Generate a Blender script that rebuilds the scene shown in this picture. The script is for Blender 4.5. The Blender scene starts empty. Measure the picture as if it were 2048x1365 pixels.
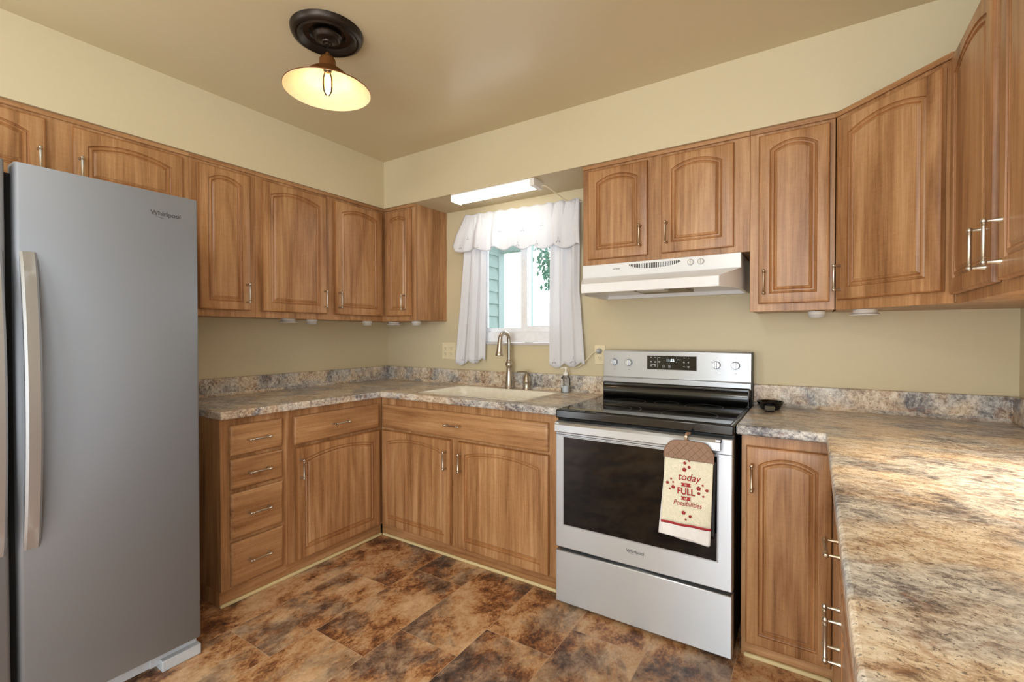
import bpy, bmesh, math, random
from mathutils import Vector, Matrix
random.seed(7)
PI = math.pi
S = bpy.context.scene
COL = S.collection

# ---------------------------------------------------------------- camera
cam_d = bpy.data.cameras.new('camera'); cam = bpy.data.objects.new('camera', cam_d); COL.objects.link(cam)
cam_d.sensor_width = 36; cam_d.sensor_fit = 'HORIZONTAL'; cam_d.lens = 933.93 / 2048 * 36
cam_d.clip_start = 0.02
Fv = Vector((-0.54299355, 0.83965305, -0.01186416)); Rv = Vector((0.83972006, 0.54301786, -0.00134667)); Uv = Rv.cross(Fv)
m = Matrix((Rv, Uv, -Fv)).transposed().to_4x4(); m.translation = Vector((2.88582473, -2.62122185, 1.26127796))
cam.matrix_world = m
S.camera = cam
S.view_settings.view_transform = 'Standard'; S.view_settings.look = 'None'
S.view_settings.exposure = -0.06; S.view_settings.gamma = 1.0
S.cycles.use_denoising = True
S.cycles.max_bounces = 8; S.cycles.diffuse_bounces = 5; S.cycles.glossy_bounces = 4
S.cycles.transparent_max_bounces = 12
S.cycles.sample_clamp_indirect = 6.0

# ---------------------------------------------------------------- sky and daylight
W = bpy.data.worlds.new('sky'); S.world = W; W.use_nodes = True
bg = W.node_tree.nodes['Background']; bg.inputs[0].default_value = (0.93, 0.97, 1.0, 1); bg.inputs[1].default_value = 3.0

def area(name, loc, rot, size, sy, power, color):
    l = bpy.data.lights.new(name, 'AREA'); l.shape = 'RECTANGLE'; l.size = size; l.size_y = sy
    l.energy = power; l.color = color
    o = bpy.data.objects.new(name, l); COL.objects.link(o); o.location = loc; o.rotation_euler = rot
    return o
# daylight from behind and through the sink window; unseen side openings added for brightness
DAY = (0.86, 0.94, 1.0)
area('daylight_rear_opening', (2.60, -5.44, 1.15), (PI/2+0.16, 0, 0), 1.6, 2.1, 64, DAY)
area('added_daylight_right', (3.60, -3.95, 1.15), (PI/2+0.22, 0, PI/2), 2.4, 2.1, 18, DAY)
area('added_daylight_left', (-0.03, -4.35, 1.15), (PI/2+0.16, 0, -PI/2), 1.8, 2.1, 50, DAY)
area('daylight_sink_window', (1.27, 0.11, 1.68), (-PI/2, 0, 0), 0.74, 0.72, 4, (0.92, 0.97, 1.0))

# ---------------------------------------------------------------- node helpers
def lin(c):
    return tuple(((x/255)/12.92 if x/255 <= 0.04045 else ((x/255+0.055)/1.055)**2.4) for x in c) + (1,)
def mat(name):
    m = bpy.data.materials.new(name); m.use_nodes = True; nt = m.node_tree
    return m, nt, nt.nodes['Principled BSDF']
def N(nt, t, **k):
    n = nt.nodes.new(t)
    for a, v in k.items(): setattr(n, a, v)
    return n
def ramp(nt, fac, stops, interp='LINEAR'):
    r = N(nt, 'ShaderNodeValToRGB'); r.color_ramp.interpolation = interp
    e = r.color_ramp.elements
    while len(e) < len(stops): e.new(0.5)
    for i, (p, c) in enumerate(stops): e[i].position = p; e[i].color = c if len(c) == 4 else lin(c)
    nt.links.new(fac, r.inputs[0]); return r.outputs[0]
def noise(nt, vec, scale, detail=4, rough=0.55, dist=0.0):
    n = N(nt, 'ShaderNodeTexNoise'); n.inputs['Scale'].default_value = scale; n.inputs['Detail'].default_value = detail
    n.inputs['Roughness'].default_value = rough; n.inputs['Distortion'].default_value = dist
    if vec is not None: nt.links.new(vec, n.inputs['Vector'])
    return n.outputs['Fac']
def mapping(nt, vec, scale=(1,1,1), rot=(0,0,0)):
    n = N(nt, 'ShaderNodeMapping'); n.inputs['Scale'].default_value = scale; n.inputs['Rotation'].default_value = rot
    nt.links.new(vec, n.inputs['Vector']); return n.outputs[0]
def mixc(nt, fac, a, b, mode='MIX'):
    n = N(nt, 'ShaderNodeMix', data_type='RGBA', blend_type=mode)
    for s, v in ((n.inputs[0], fac), (n.inputs[6], a), (n.inputs[7], b)):
        if isinstance(v, (int, float)): s.default_value = v
        elif isinstance(v, tuple): s.default_value = v if len(v) == 4 else lin(v)
        else: nt.links.new(v, s)
    return n.outputs[2]
def math_n(nt, op, a, b=None):
    n = N(nt, 'ShaderNodeMath', operation=op)
    for i, v in enumerate((a, b)):
        if v is None: continue
        if isinstance(v, (int, float)): n.inputs[i].default_value = v
        else: nt.links.new(v, n.inputs[i])
    return n.outputs[0]
def vadd(nt, a, b):
    n = N(nt, 'ShaderNodeVectorMath', operation='ADD'); nt.links.new(a, n.inputs[0]); nt.links.new(b, n.inputs[1]); return n.outputs[0]
def bump(nt, P, h, strength=0.1, dist=0.002):
    b = N(nt, 'ShaderNodeBump'); b.inputs['Strength'].default_value = strength; b.inputs['Distance'].default_value = dist
    nt.links.new(h, b.inputs['Height']); nt.links.new(b.outputs[0], P.inputs['Normal'])
def objcoord(nt, rnd=True):
    tc = N(nt, 'ShaderNodeTexCoord')
    if not rnd: return tc.outputs['Object']
    oi = N(nt, 'ShaderNodeObjectInfo'); c = N(nt, 'ShaderNodeCombineXYZ')
    for i, k in enumerate((37.0, 11.0, 53.0)): nt.links.new(math_n(nt, 'MULTIPLY', oi.outputs['Random'], k), c.inputs[i])
    return vadd(nt, tc.outputs['Object'], c.outputs[0])

def plain(name, col, rough=0.5, metal=0.0, spec=0.5, emit=None, estr=0.0, bumpy=None, amp=0.02):
    m, nt, P = mat(name)
    v = objcoord(nt, False)
    f = noise(nt, v, 35, 3)
    c1 = tuple(min(255, x*(1+amp)) for x in col); c0 = tuple(x*(1-amp) for x in col)
    nt.links.new(ramp(nt, f, [(0.3, c0), (0.7, c1)]), P.inputs['Base Color'])
    P.inputs['Roughness'].default_value = rough; P.inputs['Metallic'].default_value = metal
    P.inputs['Specular IOR Level'].default_value = spec
    if emit: P.inputs['Emission Color'].default_value = lin(emit); P.inputs['Emission Strength'].default_value = estr
    if bumpy: bump(nt, P, noise(nt, v, bumpy[0], 3), bumpy[1], 0.002)
    return m

def wood(name, horizontal=False, tones=((92,58,34),(142,99,62),(172,128,86),(198,157,114)), rough=0.36):
    m, nt, P = mat(name)
    v = objcoord(nt)
    sc = (0.13, 1, 1) if horizontal else (1, 1, 0.13)
    mv = mapping(nt, v, sc)
    big = noise(nt, mv, 10.0, 4, 0.55, 0.8)          # broad board tone
    mid = noise(nt, mapping(nt, v, (0.03,1,1) if horizontal else (1,1,0.03)), 60, 4, 0.6, 0.4)
    fine = noise(nt, mapping(nt, v, (0.02,1,1) if horizontal else (1,1,0.02)), 420, 3, 0.6)
    flame = noise(nt, mapping(nt, v, (1.6,1,0.7) if horizontal else (0.7,1,1.6)), 70, 2, 0.5, 0.6)
    a = math_n(nt, 'MULTIPLY', big, 0.52); b = math_n(nt, 'MULTIPLY', mid, 0.34); c = math_n(nt, 'MULTIPLY', fine, 0.20)
    d = math_n(nt, 'MULTIPLY', flame, 0.07)
    s = math_n(nt, 'ADD', math_n(nt, 'ADD', a, b), math_n(nt, 'ADD', c, d))
    col = ramp(nt, s, [(0.36, tones[0]), (0.48, tones[1]), (0.60, tones[2]), (0.74, tones[3])])
    nt.links.new(col, P.inputs['Base Color'])
    P.inputs['Roughness'].default_value = rough; P.inputs['Specular IOR Level'].default_value = 0.45
    bump(nt, P, fine, 0.12, 0.001)
    return m

def granite(name, streak=(0.72, 1, 1)):
    m, nt, P = mat(name)
    v = objcoord(nt, False)
    mv = mapping(nt, v, streak, (0, 0, 0.12))
    n1 = noise(nt, mv, 9, 4, 0.6, 0.6)
    n2 = noise(nt, mv, 66, 7, 0.78, 0.4)
    n3 = noise(nt, v, 150, 4, 0.7)
    n4 = noise(nt, mv, 24, 6, 0.74, 0.7)
    f = math_n(nt, 'ADD', math_n(nt, 'MULTIPLY', n1, 0.25), math_n(nt, 'ADD', math_n(nt, 'MULTIPLY', n2, 0.45), math_n(nt, 'MULTIPLY', n4, 0.30)))
    base = ramp(nt, f, [(0.37, (84,74,68)), (0.43, (150,126,104)), (0.475, (196,174,148)), (0.53, (222,208,186)), (0.62, (236,228,214))])
    blue = ramp(nt, noise(nt, mv, 5, 3, 0.5, 0.5), [(0.42, (0,0,0)), (0.56, (255,255,255))])
    bcol = ramp(nt, f, [(0.38, (46,52,64)), (0.45, (104,110,120)), (0.51, (170,172,174)), (0.58, (214,214,212))])
    c = mixc(nt, math_n(nt, 'MULTIPLY', blue, 0.8), base, bcol)
    rust = ramp(nt, noise(nt, mv, 13, 5, 0.66, 1.4), [(0.56, (0,0,0)), (0.66, (255,255,255))])
    c = mixc(nt, math_n(nt, 'MULTIPLY', rust, 0.42), c, (156,104,66))
    spk = ramp(nt, n3, [(0.36, (255,255,255)), (0.43, (0,0,0))])
    c = mixc(nt, math_n(nt, 'MULTIPLY', spk, 0.7), c, (50,46,50))
    nt.links.new(c, P.inputs['Base Color'])
    P.inputs['Roughness'].default_value = 0.30
    bump(nt, P, n3, 0.05, 0.001)
    return m

def steel(name, col=(176,178,182), rough=0.3, vertical=False, aniso=0.6, arot=0.25, metal=1.0):
    m, nt, P = mat(name)
    v = objcoord(nt, False)
    f = noise(nt, mapping(nt, v, (1,1,0.01) if vertical else (0.01,1,1)), 600, 2, 0.6)
    nt.links.new(ramp(nt, f, [(0.2, tuple(x*0.985 for x in col)), (0.8, col)]), P.inputs['Base Color'])
    P.inputs['Metallic'].default_value = metal
    r = N(nt, 'ShaderNodeMapRange'); r.inputs[3].default_value = rough - 0.012; r.inputs[4].default_value = rough + 0.012
    nt.links.new(f, r.inputs[0]); nt.links.new(r.outputs[0], P.inputs['Roughness'])
    P.inputs['Anisotropic'].default_value = aniso; P.inputs['Anisotropic Rotation'].default_value = arot
    tg = N(nt, 'ShaderNodeTangent', direction_type='RADIAL', axis='Z'); nt.links.new(tg.outputs[0], P.inputs['Tangent'])
    return m

M = {}
M['wall'] = plain('wall_paint', (204,191,158), 0.55, amp=0.004)
M['ceiling'] = plain('ceiling_paint', (206,193,160), 0.30, amp=0.004)
M['wood'] = wood('laminate_wood_vertical')
M['wood_groove'] = wood('laminate_wood_groove', False, ((98,62,32),(134,88,50),(160,110,66),(182,132,88)))  # darker, browner wood tone for door grooves and edges
M['wood_h'] = wood('laminate_wood_horizontal', True)
M['under'] = plain('cabinet_underside', (140,92,56), 0.5)
M['granite'] = granite('granite_laminate')
M['granite_v'] = granite('granite_laminate_upright', (1, 1, 0.8))
M['nickel'] = plain('brushed_nickel', (196,188,176), 0.34, 1.0)
M['bronze'] = plain('antique_nickel', (180,162,140), 0.34, 1.0)
M['steel'] = steel('stainless_steel', (200,204,210), 0.42, aniso=0.8, metal=0.85)
M['steel_fridge'] = steel('stainless_door', (132,135,140), 0.46, vertical=False, aniso=0.85, arot=0.0, metal=0.6)
M['steel_handle'] = steel('stainless_handle', (180,183,188), 0.34, vertical=True, metal=0.75)
M['chrome'] = plain('chrome_knob', (176,177,180), 0.25, 1.0)
M['black_glass'] = plain('black_glass', (8,8,9), 0.05, 0.0, 0.4)
M['black_gloss'] = plain('black_enamel', (12,12,13), 0.14, 0.0, 0.6)
M['black'] = plain('black_plastic', (18,18,18), 0.45)
M['dark_gasket'] = plain('dark_gasket', (10,10,10), 0.8)
M['ring_grey'] = plain('burner_print', (78,76,74), 0.3)
M['white_enamel'] = plain('white_enamel', (228,229,230), 0.22, amp=0.005)
M['white_plastic'] = plain('white_plastic', (232,230,224), 0.4)
M['almond'] = plain('almond_plastic', (226,212,178), 0.4)
M['grey_plastic'] = plain('light_grey_plastic', (178,182,186), 0.5)
M['lens'] = plain('frosted_lens', (205,203,196), 0.35)
M['sink'] = plain('cream_sink', (240,236,222), 0.2)
M['vinyl'] = plain('white_vinyl', (236,238,242), 0.35)
M['marble'] = plain('marble_sill', (200,194,196), 0.25)
M['bronze_dark'] = plain('oil_rubbed_bronze', (52,44,38), 0.36, 0.75)
M['copper'] = plain('weathered_copper', (150,98,52), 0.42, 0.7)
M['shade_in'] = plain('cream_enamel', (240,226,196), 0.4)
M['trim_pale'] = plain('bare_pine_trim', (214,196,148), 0.6)
M['siding'] = plain('sage_siding', (156,176,176), 0.6)
M['siding_trim'] = plain('pale_siding_trim', (166,184,188), 0.6)
M['leaf'] = plain('tree_leaf', (66,112,92), 0.5)
M['bark'] = plain('tree_bark', (90,80,70), 0.8)
M['lawn'] = plain('lawn', (110,130,90), 0.9)
M['ink'] = plain('grey_print', (70,70,72), 0.5)
M['ink_light'] = plain('pale_print', (196,200,204), 0.5, emit=(196,200,204), estr=0.25)
M['led'] = plain('clock_digits', (235,250,255), 0.5, emit=(225,245,255), estr=2.5)
M['red'] = plain('red_print', (158,44,48), 0.85)
M['terry'] = plain('white_terry', (232,230,228), 0.95, bumpy=(500, 0.4))
M['taupe'] = plain('taupe_quilting', (146,118,98), 0.9, bumpy=(240, 0.3))
M['cord'] = plain('cream_cord', (224,212,184), 0.5)
M['filter'] = plain('mesh_filter', (150,138,118), 0.5, 0.6, bumpy=(300, 0.9))
M['soap_label'] = plain('paper_label', (238,238,240), 0.6)

def glassy(name, tint, fac=0.12, rough=0.03):
    m, nt, P = mat(name); nt.nodes.remove(P)
    t = N(nt, 'ShaderNodeBsdfTransparent'); t.inputs[0].default_value = tint
    g = N(nt, 'ShaderNodeBsdfGlossy'); g.inputs['Roughness'].default_value = rough
    fr = N(nt, 'ShaderNodeFresnel'); fr.inputs[0].default_value = 1.45
    mx = N(nt, 'ShaderNodeMixShader'); nt.links.new(fr.outputs[0], mx.inputs[0])
    nt.links.new(t.outputs[0], mx.inputs[1]); nt.links.new(g.outputs[0], mx.inputs[2])
    nt.links.new(mx.outputs[0], nt.nodes['Material Output'].inputs[0])
    return m
M['pane'] = glassy('window_glass', (0.97, 0.99, 0.99, 1))
M['bulb_glass'] = glassy('bulb_glass', (1.0, 0.93, 0.78, 1))
M['clear'] = glassy('clear_plastic', (0.96, 0.975, 0.98, 1), rough=0.1)
M['gel'] = plain('clear_soap', (216,222,228), 0.2)

def emission(name, col, strength):
    m, nt, P = mat(name)
    P.inputs['Base Color'].default_value = lin(col); P.inputs['Emission Color'].default_value = lin(col); P.inputs['Emission Strength'].default_value = strength
    return m
M['filament'] = emission('glowing_filament', (255,222,170), 20)
M['tube'] = emission('lit_diffuser', (255,250,240), 8.5)
M['puck_lit'] = emission('lit_lens', (255,206,140), 25)

def curtain_mat():
    m, nt, P = mat('sheer_cotton'); nt.nodes.remove(P)
    v = objcoord(nt, False)
    c = ramp(nt, noise(nt, v, 300, 2), [(0.3, (230,231,236)), (0.7, (240,241,245))])
    d = N(nt, 'ShaderNodeBsdfDiffuse'); t = N(nt, 'ShaderNodeBsdfTranslucent')
    nt.links.new(c, d.inputs[0]); nt.links.new(c, t.inputs[0])
    mx = N(nt, 'ShaderNodeMixShader'); mx.inputs[0].default_value = 0.30
    nt.links.new(d.outputs[0], mx.inputs[1]); nt.links.new(t.outputs[0], mx.inputs[2])
    nt.links.new(mx.outputs[0], nt.nodes['Material Output'].inputs[0])
    return m
M['curtain'] = curtain_mat()

def floor_mat():
    m, nt, P = mat('slate_look_vinyl_tile')
    tc = N(nt, 'ShaderNodeTexCoord'); sp = N(nt, 'ShaderNodeSeparateXYZ'); nt.links.new(tc.outputs['Object'], sp.inputs[0])
    u = math_n(nt, 'DIVIDE', math_n(nt, 'SUBTRACT', sp.outputs[0], 0.790), 0.308)
    col = math_n(nt, 'FLOOR', u)
    # joints: column 0 has one at y=-1.612; each column to the right shifts +0.2 m
    v = math_n(nt, 'DIVIDE', math_n(nt, 'SUBTRACT', math_n(nt, 'ADD', sp.outputs[1], 1.612), math_n(nt, 'MULTIPLY', col, 0.2)), 0.61)
    row = math_n(nt, 'FLOOR', v)
    cid = N(nt, 'ShaderNodeCombineXYZ'); nt.links.new(col, cid.inputs[0]); nt.links.new(row, cid.inputs[1])
    wn = N(nt, 'ShaderNodeTexWhiteNoise', noise_dimensions='3D'); nt.links.new(cid.outputs[0], wn.inputs['Vector'])
    sc = N(nt, 'ShaderNodeVectorMath', operation='SCALE'); nt.links.new(wn.outputs['Color'], sc.inputs[0]); sc.inputs['Scale'].default_value = 40
    p = vadd(nt, tc.outputs['Object'], sc.outputs[0])
    mv = mapping(nt, p, (1, 0.75, 1), (0, 0, 0.5))
    n1 = noise(nt, mv, 3.6, 8, 0.68, 0.35)
    n2 = noise(nt, mv, 13, 8, 0.74, 0.2)
    n3 = noise(nt, mv, 90, 5, 0.75, 0.0)
    f = math_n(nt, 'ADD', math_n(nt, 'ADD', math_n(nt, 'MULTIPLY', n1, 0.50), math_n(nt, 'MULTIPLY', n2, 0.33)), math_n(nt, 'MULTIPLY', n3, 0.17))
    c = ramp(nt, f, [(0.39, (50,42,42)), (0.435, (96,62,44)), (0.47, (146,98,64)), (0.505, (190,144,100)), (0.55, (202,168,132)), (0.61, (222,190,152))])
    slate = ramp(nt, noise(nt, mv, 3.2, 7, 0.7, 0.4), [(0.50, (0,0,0)), (0.60, (255,255,255))])
    scol = ramp(nt, n2, [(0.38, (50,46,48)), (0.50, (104,94,88)), (0.62, (158,142,126))])
    c = mixc(nt, math_n(nt, 'MULTIPLY', slate, 0.7), c, scol)
    rust = ramp(nt, noise(nt, mv, 5.0, 7, 0.7, 0.4), [(0.57, (0,0,0)), (0.66, (255,255,255))])
    c = mixc(nt, math_n(nt, 'MULTIPLY', rust, 0.65), c, ramp(nt, n2, [(0.38, (86,44,28)), (0.6, (178,106,58))]))
    # joints
    fu = math_n(nt, 'FRACT', u); fv = math_n(nt, 'FRACT', v)
    du = math_n(nt, 'MINIMUM', fu, math_n(nt, 'SUBTRACT', 1.0, fu)); dv = math_n(nt, 'MINIMUM', fv, math_n(nt, 'SUBTRACT', 1.0, fv))
    j = math_n(nt, 'MAXIMUM', math_n(nt, 'LESS_THAN', du, 0.0045), math_n(nt, 'LESS_THAN', dv, 0.0023))
    c = mixc(nt, math_n(nt, 'MULTIPLY', j, 0.8), c, (190,160,130))
    nt.links.new(c, P.inputs['Base Color'])
    P.inputs['Roughness'].default_value = 0.42
    bump(nt, P, math_n(nt, 'ADD', n2, math_n(nt, 'MULTIPLY', n3, 0.5)), 0.35, 0.003)
    return m
M['floor'] = floor_mat()

def towel_mat():
    m, nt, P = mat('printed_towel')
    v = objcoord(nt, False); sp = N(nt, 'ShaderNodeSeparateXYZ'); nt.links.new(v, sp.inputs[0])
    n = noise(nt, v, 28, 3, 0.5, 2.5)
    sw = ramp(nt, n, [(0.46, (232,226,204)), (0.485, (206,204,174)), (0.51, (234,228,206)), (0.57, (222,220,194))])
    nt.links.new(sw, P.inputs['Base Color']); P.inputs['Roughness'].default_value = 0.95
    bump(nt, P, noise(nt, v, 500, 2), 0.5, 0.002)
    return m
M['towel'] = towel_mat()

# ---------------------------------------------------------------- mesh builder
class MB:
    def __init__(s): s.v = []; s.f = []
    def add(s, vs, fs, mtx=None):
        b = len(s.v)
        s.v += [tuple(mtx @ Vector(p)) if mtx else tuple(p) for p in vs]
        s.f += [tuple(i + b for i in f) for f in fs]; return s
    def box(s, x0, x1, y0, y1, z0, z1, mtx=None):
        return s.add([(x0,y0,z0),(x1,y0,z0),(x1,y1,z0),(x0,y1,z0),(x0,y0,z1),(x1,y0,z1),(x1,y1,z1),(x0,y1,z1)],
              [(0,3,2,1),(4,5,6,7),(0,1,5,4),(1,2,6,5),(2,3,7,6),(3,0,4,7)], mtx)
    def prism(s, poly, a, b, axis='x', mtx=None):
        n = len(poly); P = {'x': lambda t, p: (t, p[0], p[1]), 'y': lambda t, p: (p[0], t, p[1]), 'z': lambda t, p: (p[0], p[1], t)}[axis]
        vs = [P(a, p) for p in poly] + [P(b, p) for p in poly]
        fs = [tuple(range(n))[::-1], tuple(range(n, 2*n))] + [(i, (i+1) % n, n+(i+1) % n, n+i) for i in range(n)]
        return s.add(vs, fs, mtx)
    def lathe(s, prof, n=24, mtx=None, closed=False):   # prof: (r, z)
        vs = []; fs = []; k = len(prof)
        for r, z in prof:
            for i in range(n):
                a = 2*PI*i/n; vs.append((r*math.cos(a), r*math.sin(a), z))
        for j in range(k if closed else k-1):
            q = (j+1) % k
            for i in range(n): fs.append((j*n+i, j*n+(i+1) % n, q*n+(i+1) % n, q*n+i))
        if not closed:
            if prof[0][0] > 1e-6: fs.append(tuple(range(n))[::-1])
            if prof[-1][0] > 1e-6: fs.append(tuple(range((k-1)*n, k*n)))
        return s.add(vs, fs, mtx)
    def tube(s, pts, r, n=10, caps=True):
        pts = [Vector(p) for p in pts]; rs = r if isinstance(r, (list, tuple)) else [r]*len(pts)
        vs = []; fs = []; up = Vector((0, 0, 1)); T0 = (pts[1]-pts[0]).normalized()
        if abs(T0.dot(up)) > 0.95: up = Vector((1, 0, 0))
        A = T0.cross(up).normalized()
        for k, p in enumerate(pts):
            T = (pts[min(k+1, len(pts)-1)] - pts[max(k-1, 0)]).normalized()
            A = (A - T*A.dot(T)).normalized(); B = T.cross(A)
            for i in range(n):
                a = 2*PI*i/n; vs.append(p + (A*math.cos(a) + B*math.sin(a))*rs[k])
        for k in range(len(pts)-1):
            for i in range(n): fs.append((k*n+i, k*n+(i+1) % n, (k+1)*n+(i+1) % n, (k+1)*n+i))
        if caps: fs.append(tuple(range(n))[::-1]); fs.append(tuple(range((len(pts)-1)*n, len(pts)*n)))
        return s.add(vs, fs)
    def build(s, name, material, parent=None, smooth=None, bev=0, seg=2, loc=None):
        me = bpy.data.meshes.new(name); me.from_pydata(s.v, [], s.f); me.update()
        bm = bmesh.new(); bm.from_mesh(me); bmesh.ops.remove_doubles(bm, verts=bm.verts, dist=1e-6) if smooth else None
        bmesh.ops.recalc_face_normals(bm, faces=bm.faces); bm.to_mesh(me); bm.free()
        me.materials.append(M[material] if isinstance(material, str) else material)
        if smooth is not None:
            for p in me.polygons: p.use_smooth = True
            me.set_sharp_from_angle(angle=math.radians(smooth))
        o = bpy.data.objects.new(name, me); COL.objects.link(o)
        if parent: o.parent = parent
        if loc: o.location = loc
        if bev:
            b = o.modifiers.new('bevel', 'BEVEL'); b.width = bev; b.segments = seg; b.limit_method = 'ANGLE'; b.angle_limit = math.radians(40)
            b.harden_normals = False
            for p in me.polygons: p.use_smooth = True
            me.set_sharp_from_angle(angle=math.radians(40))
        return o
def thing(name, label, cat, loc=(0,0,0), rz=0, group=None):
    o = bpy.data.objects.new(name, None); COL.objects.link(o); o.empty_display_size = 0.05
    o.location = loc; o.rotation_euler = (0, 0, rz); o['label'] = label; o['category'] = cat
    if group: o['group'] = group
    return o
def tag(o, label, cat, group=None):
    o['label'] = label; o['category'] = cat
    if group: o['group'] = group
    return o
def struct(o): o['kind'] = 'structure'; return o
def text(name, body, size, mat_, parent, loc, rot, extrude=0.0004, shear=0.0, sx=1.0, bold=0.0):
    c = bpy.data.curves.new(name, 'FONT'); c.body = body; c.size = size; c.extrude = extrude; c.shear = shear
    c.align_x = 'CENTER'; c.align_y = 'CENTER'; c.offset = bold
    t = bpy.data.objects.new('tmp', c); COL.objects.link(t)
    bpy.context.view_layer.update()
    me = bpy.data.meshes.new_from_object(t.evaluated_get(bpy.context.evaluated_depsgraph_get()))
    bpy.data.objects.remove(t); bpy.data.curves.remove(c)
    me.materials.clear(); me.materials.append(M[mat_])
    R = Matrix.Translation(loc) @ Matrix.Rotation(rot[2], 4, 'Z') @ Matrix.Rotation(rot[0], 4, 'X') @ Matrix.Diagonal((sx, 1, 1, 1))
    me.transform(R)
    o = bpy.data.objects.new(name, me); COL.objects.link(o)
    if parent: o.parent = parent
    return o
FR = (PI/2, 0, 0)     # upright text facing -y

# ---------------------------------------------------------------- room shell
H = 2.48; SB = 2.155; SD = 0.341; XR = 3.565; YF = -5.5
mb = MB().box(-0.12, XR+0.12, YF-0.12, 0.12, -0.1, 0.0); struct(mb.build('floor', 'floor'))
struct(MB().box(-0.12, XR+0.12, YF-0.12, 0.12, H, H+0.1).build('ceiling', 'ceiling'))
w = MB().box(-0.12, 0, YF, -5.3, 0, H).box(-0.12, 0, -3.4, 0.0, 0, H).box(-0.12, 0, -5.3, -3.4, 2.25, H).box(-0.12, 0, -5.3, -3.4, 0, 0.08); w.box(0, SD, -2.72, 0.0, SB, H)
struct(w.build('wall_left', 'wall'))
WX0, WX1, WZ0, WZ1 = 0.872, 1.672, 1.200, 2.06      # sink window opening
w = MB().box(-0.12, WX0, 0, 0.12, 0, H).box(WX1, XR+0.12, 0, 0.12, 0, H).box(WX0, WX1, 0, 0.12, 0, WZ0).box(WX0, WX1, 0, 0.12, WZ1, H)
w.box(SD, XR, -SD, 0, SB, H)
struct(w.build('wall_back', 'wall'))
struct(MB().box(XR, XR+0.12, YF, -5.2, 0, H).box(XR, XR+0.12, -2.7, 0, 0, H).box(XR, XR+0.12, -5.2, -2.7, 2.25, H).box(XR, XR+0.12, -5.2, -2.7, 0, 0.08).build('wall_right', 'wall'))
w = MB().box(-0.12, 1.75, YF-0.12, YF, 0, H).box(3.45, XR+0.12, YF-0.12, YF, 0, H).box(1.75, 3.45, YF-0.12, YF, 2.25, H).box(1.75, 3.45, YF-0.12, YF, 0, 0.08)
struct(w.build('wall_front', 'wall'))
# shoe moulding along the toe boards
def shoe(name, pts):
    mb = MB()
    for (x0, x1, y0, y1) in pts: mb.box(x0, x1, y0, y1, 0, 0.016)
    struct(mb.build(name, 'trim_pale', bev=0.005))
shoe('baseboard_left', [(0.586, 0.602, -1.558, -0.602)])
shoe('baseboard_back', [(0.602, 1.846, -0.602, -0.586)])
shoe('baseboard_right', [(2.66, 2.945, -0.602, -0.586)])

# window
win = bpy.data.objects.new('window_1', None); COL.objects.link(win); struct(win); win.location = (0, 0, 0)
f = MB()
y0, y1 = 0.02, 0.10
f.box(WX0, WX0+0.035, y0, y1, WZ0+0.015, WZ1); f.box(WX1-0.035, WX1, y0, y1, WZ0+0.015, WZ1)
f.box(WX0+0.035, WX1-0.035, y0, y1, WZ1-0.03, WZ1); f.box(WX0+0.035, WX1-0.035, y0, y1, WZ0+0.015, 1.285)
f.build('window_frame', 'vinyl', win, bev=0.003)
def sash(nm, x0, x1, ya, yb, z0, z1, w):
    s = MB().box(x0, x0+w, ya, yb, z0, z1).box(x1-w, x1, ya, yb, z0, z1).box(x0+w, x1-w, ya, yb, z0, z0+w*0.8).box(x0+w, x1-w, ya, yb, z1-w, z1)
    o = s.build('sash', 'vinyl', win, bev=0.003)
    MB().box(x0+w, x1-w, (ya+yb)/2-0.002, (ya+yb)/2+0.002, z0+w*0.8, z1-w).build('pane', 'pane', o)
sash('a', WX0+0.035, 1.290, 0.062, 0.085, 1.285, WZ1-0.03, 0.035)
sash('b', 1.238, WX1-0.035, 0.036, 0.060, 1.285, WZ1-0.03, 0.048)
MB().box(WX0-0.005, WX1+0.005, -0.014, 0.02, WZ0-0.001, WZ0+0.014).build('window_sill', 'marble', win, bev=0.003)

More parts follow.
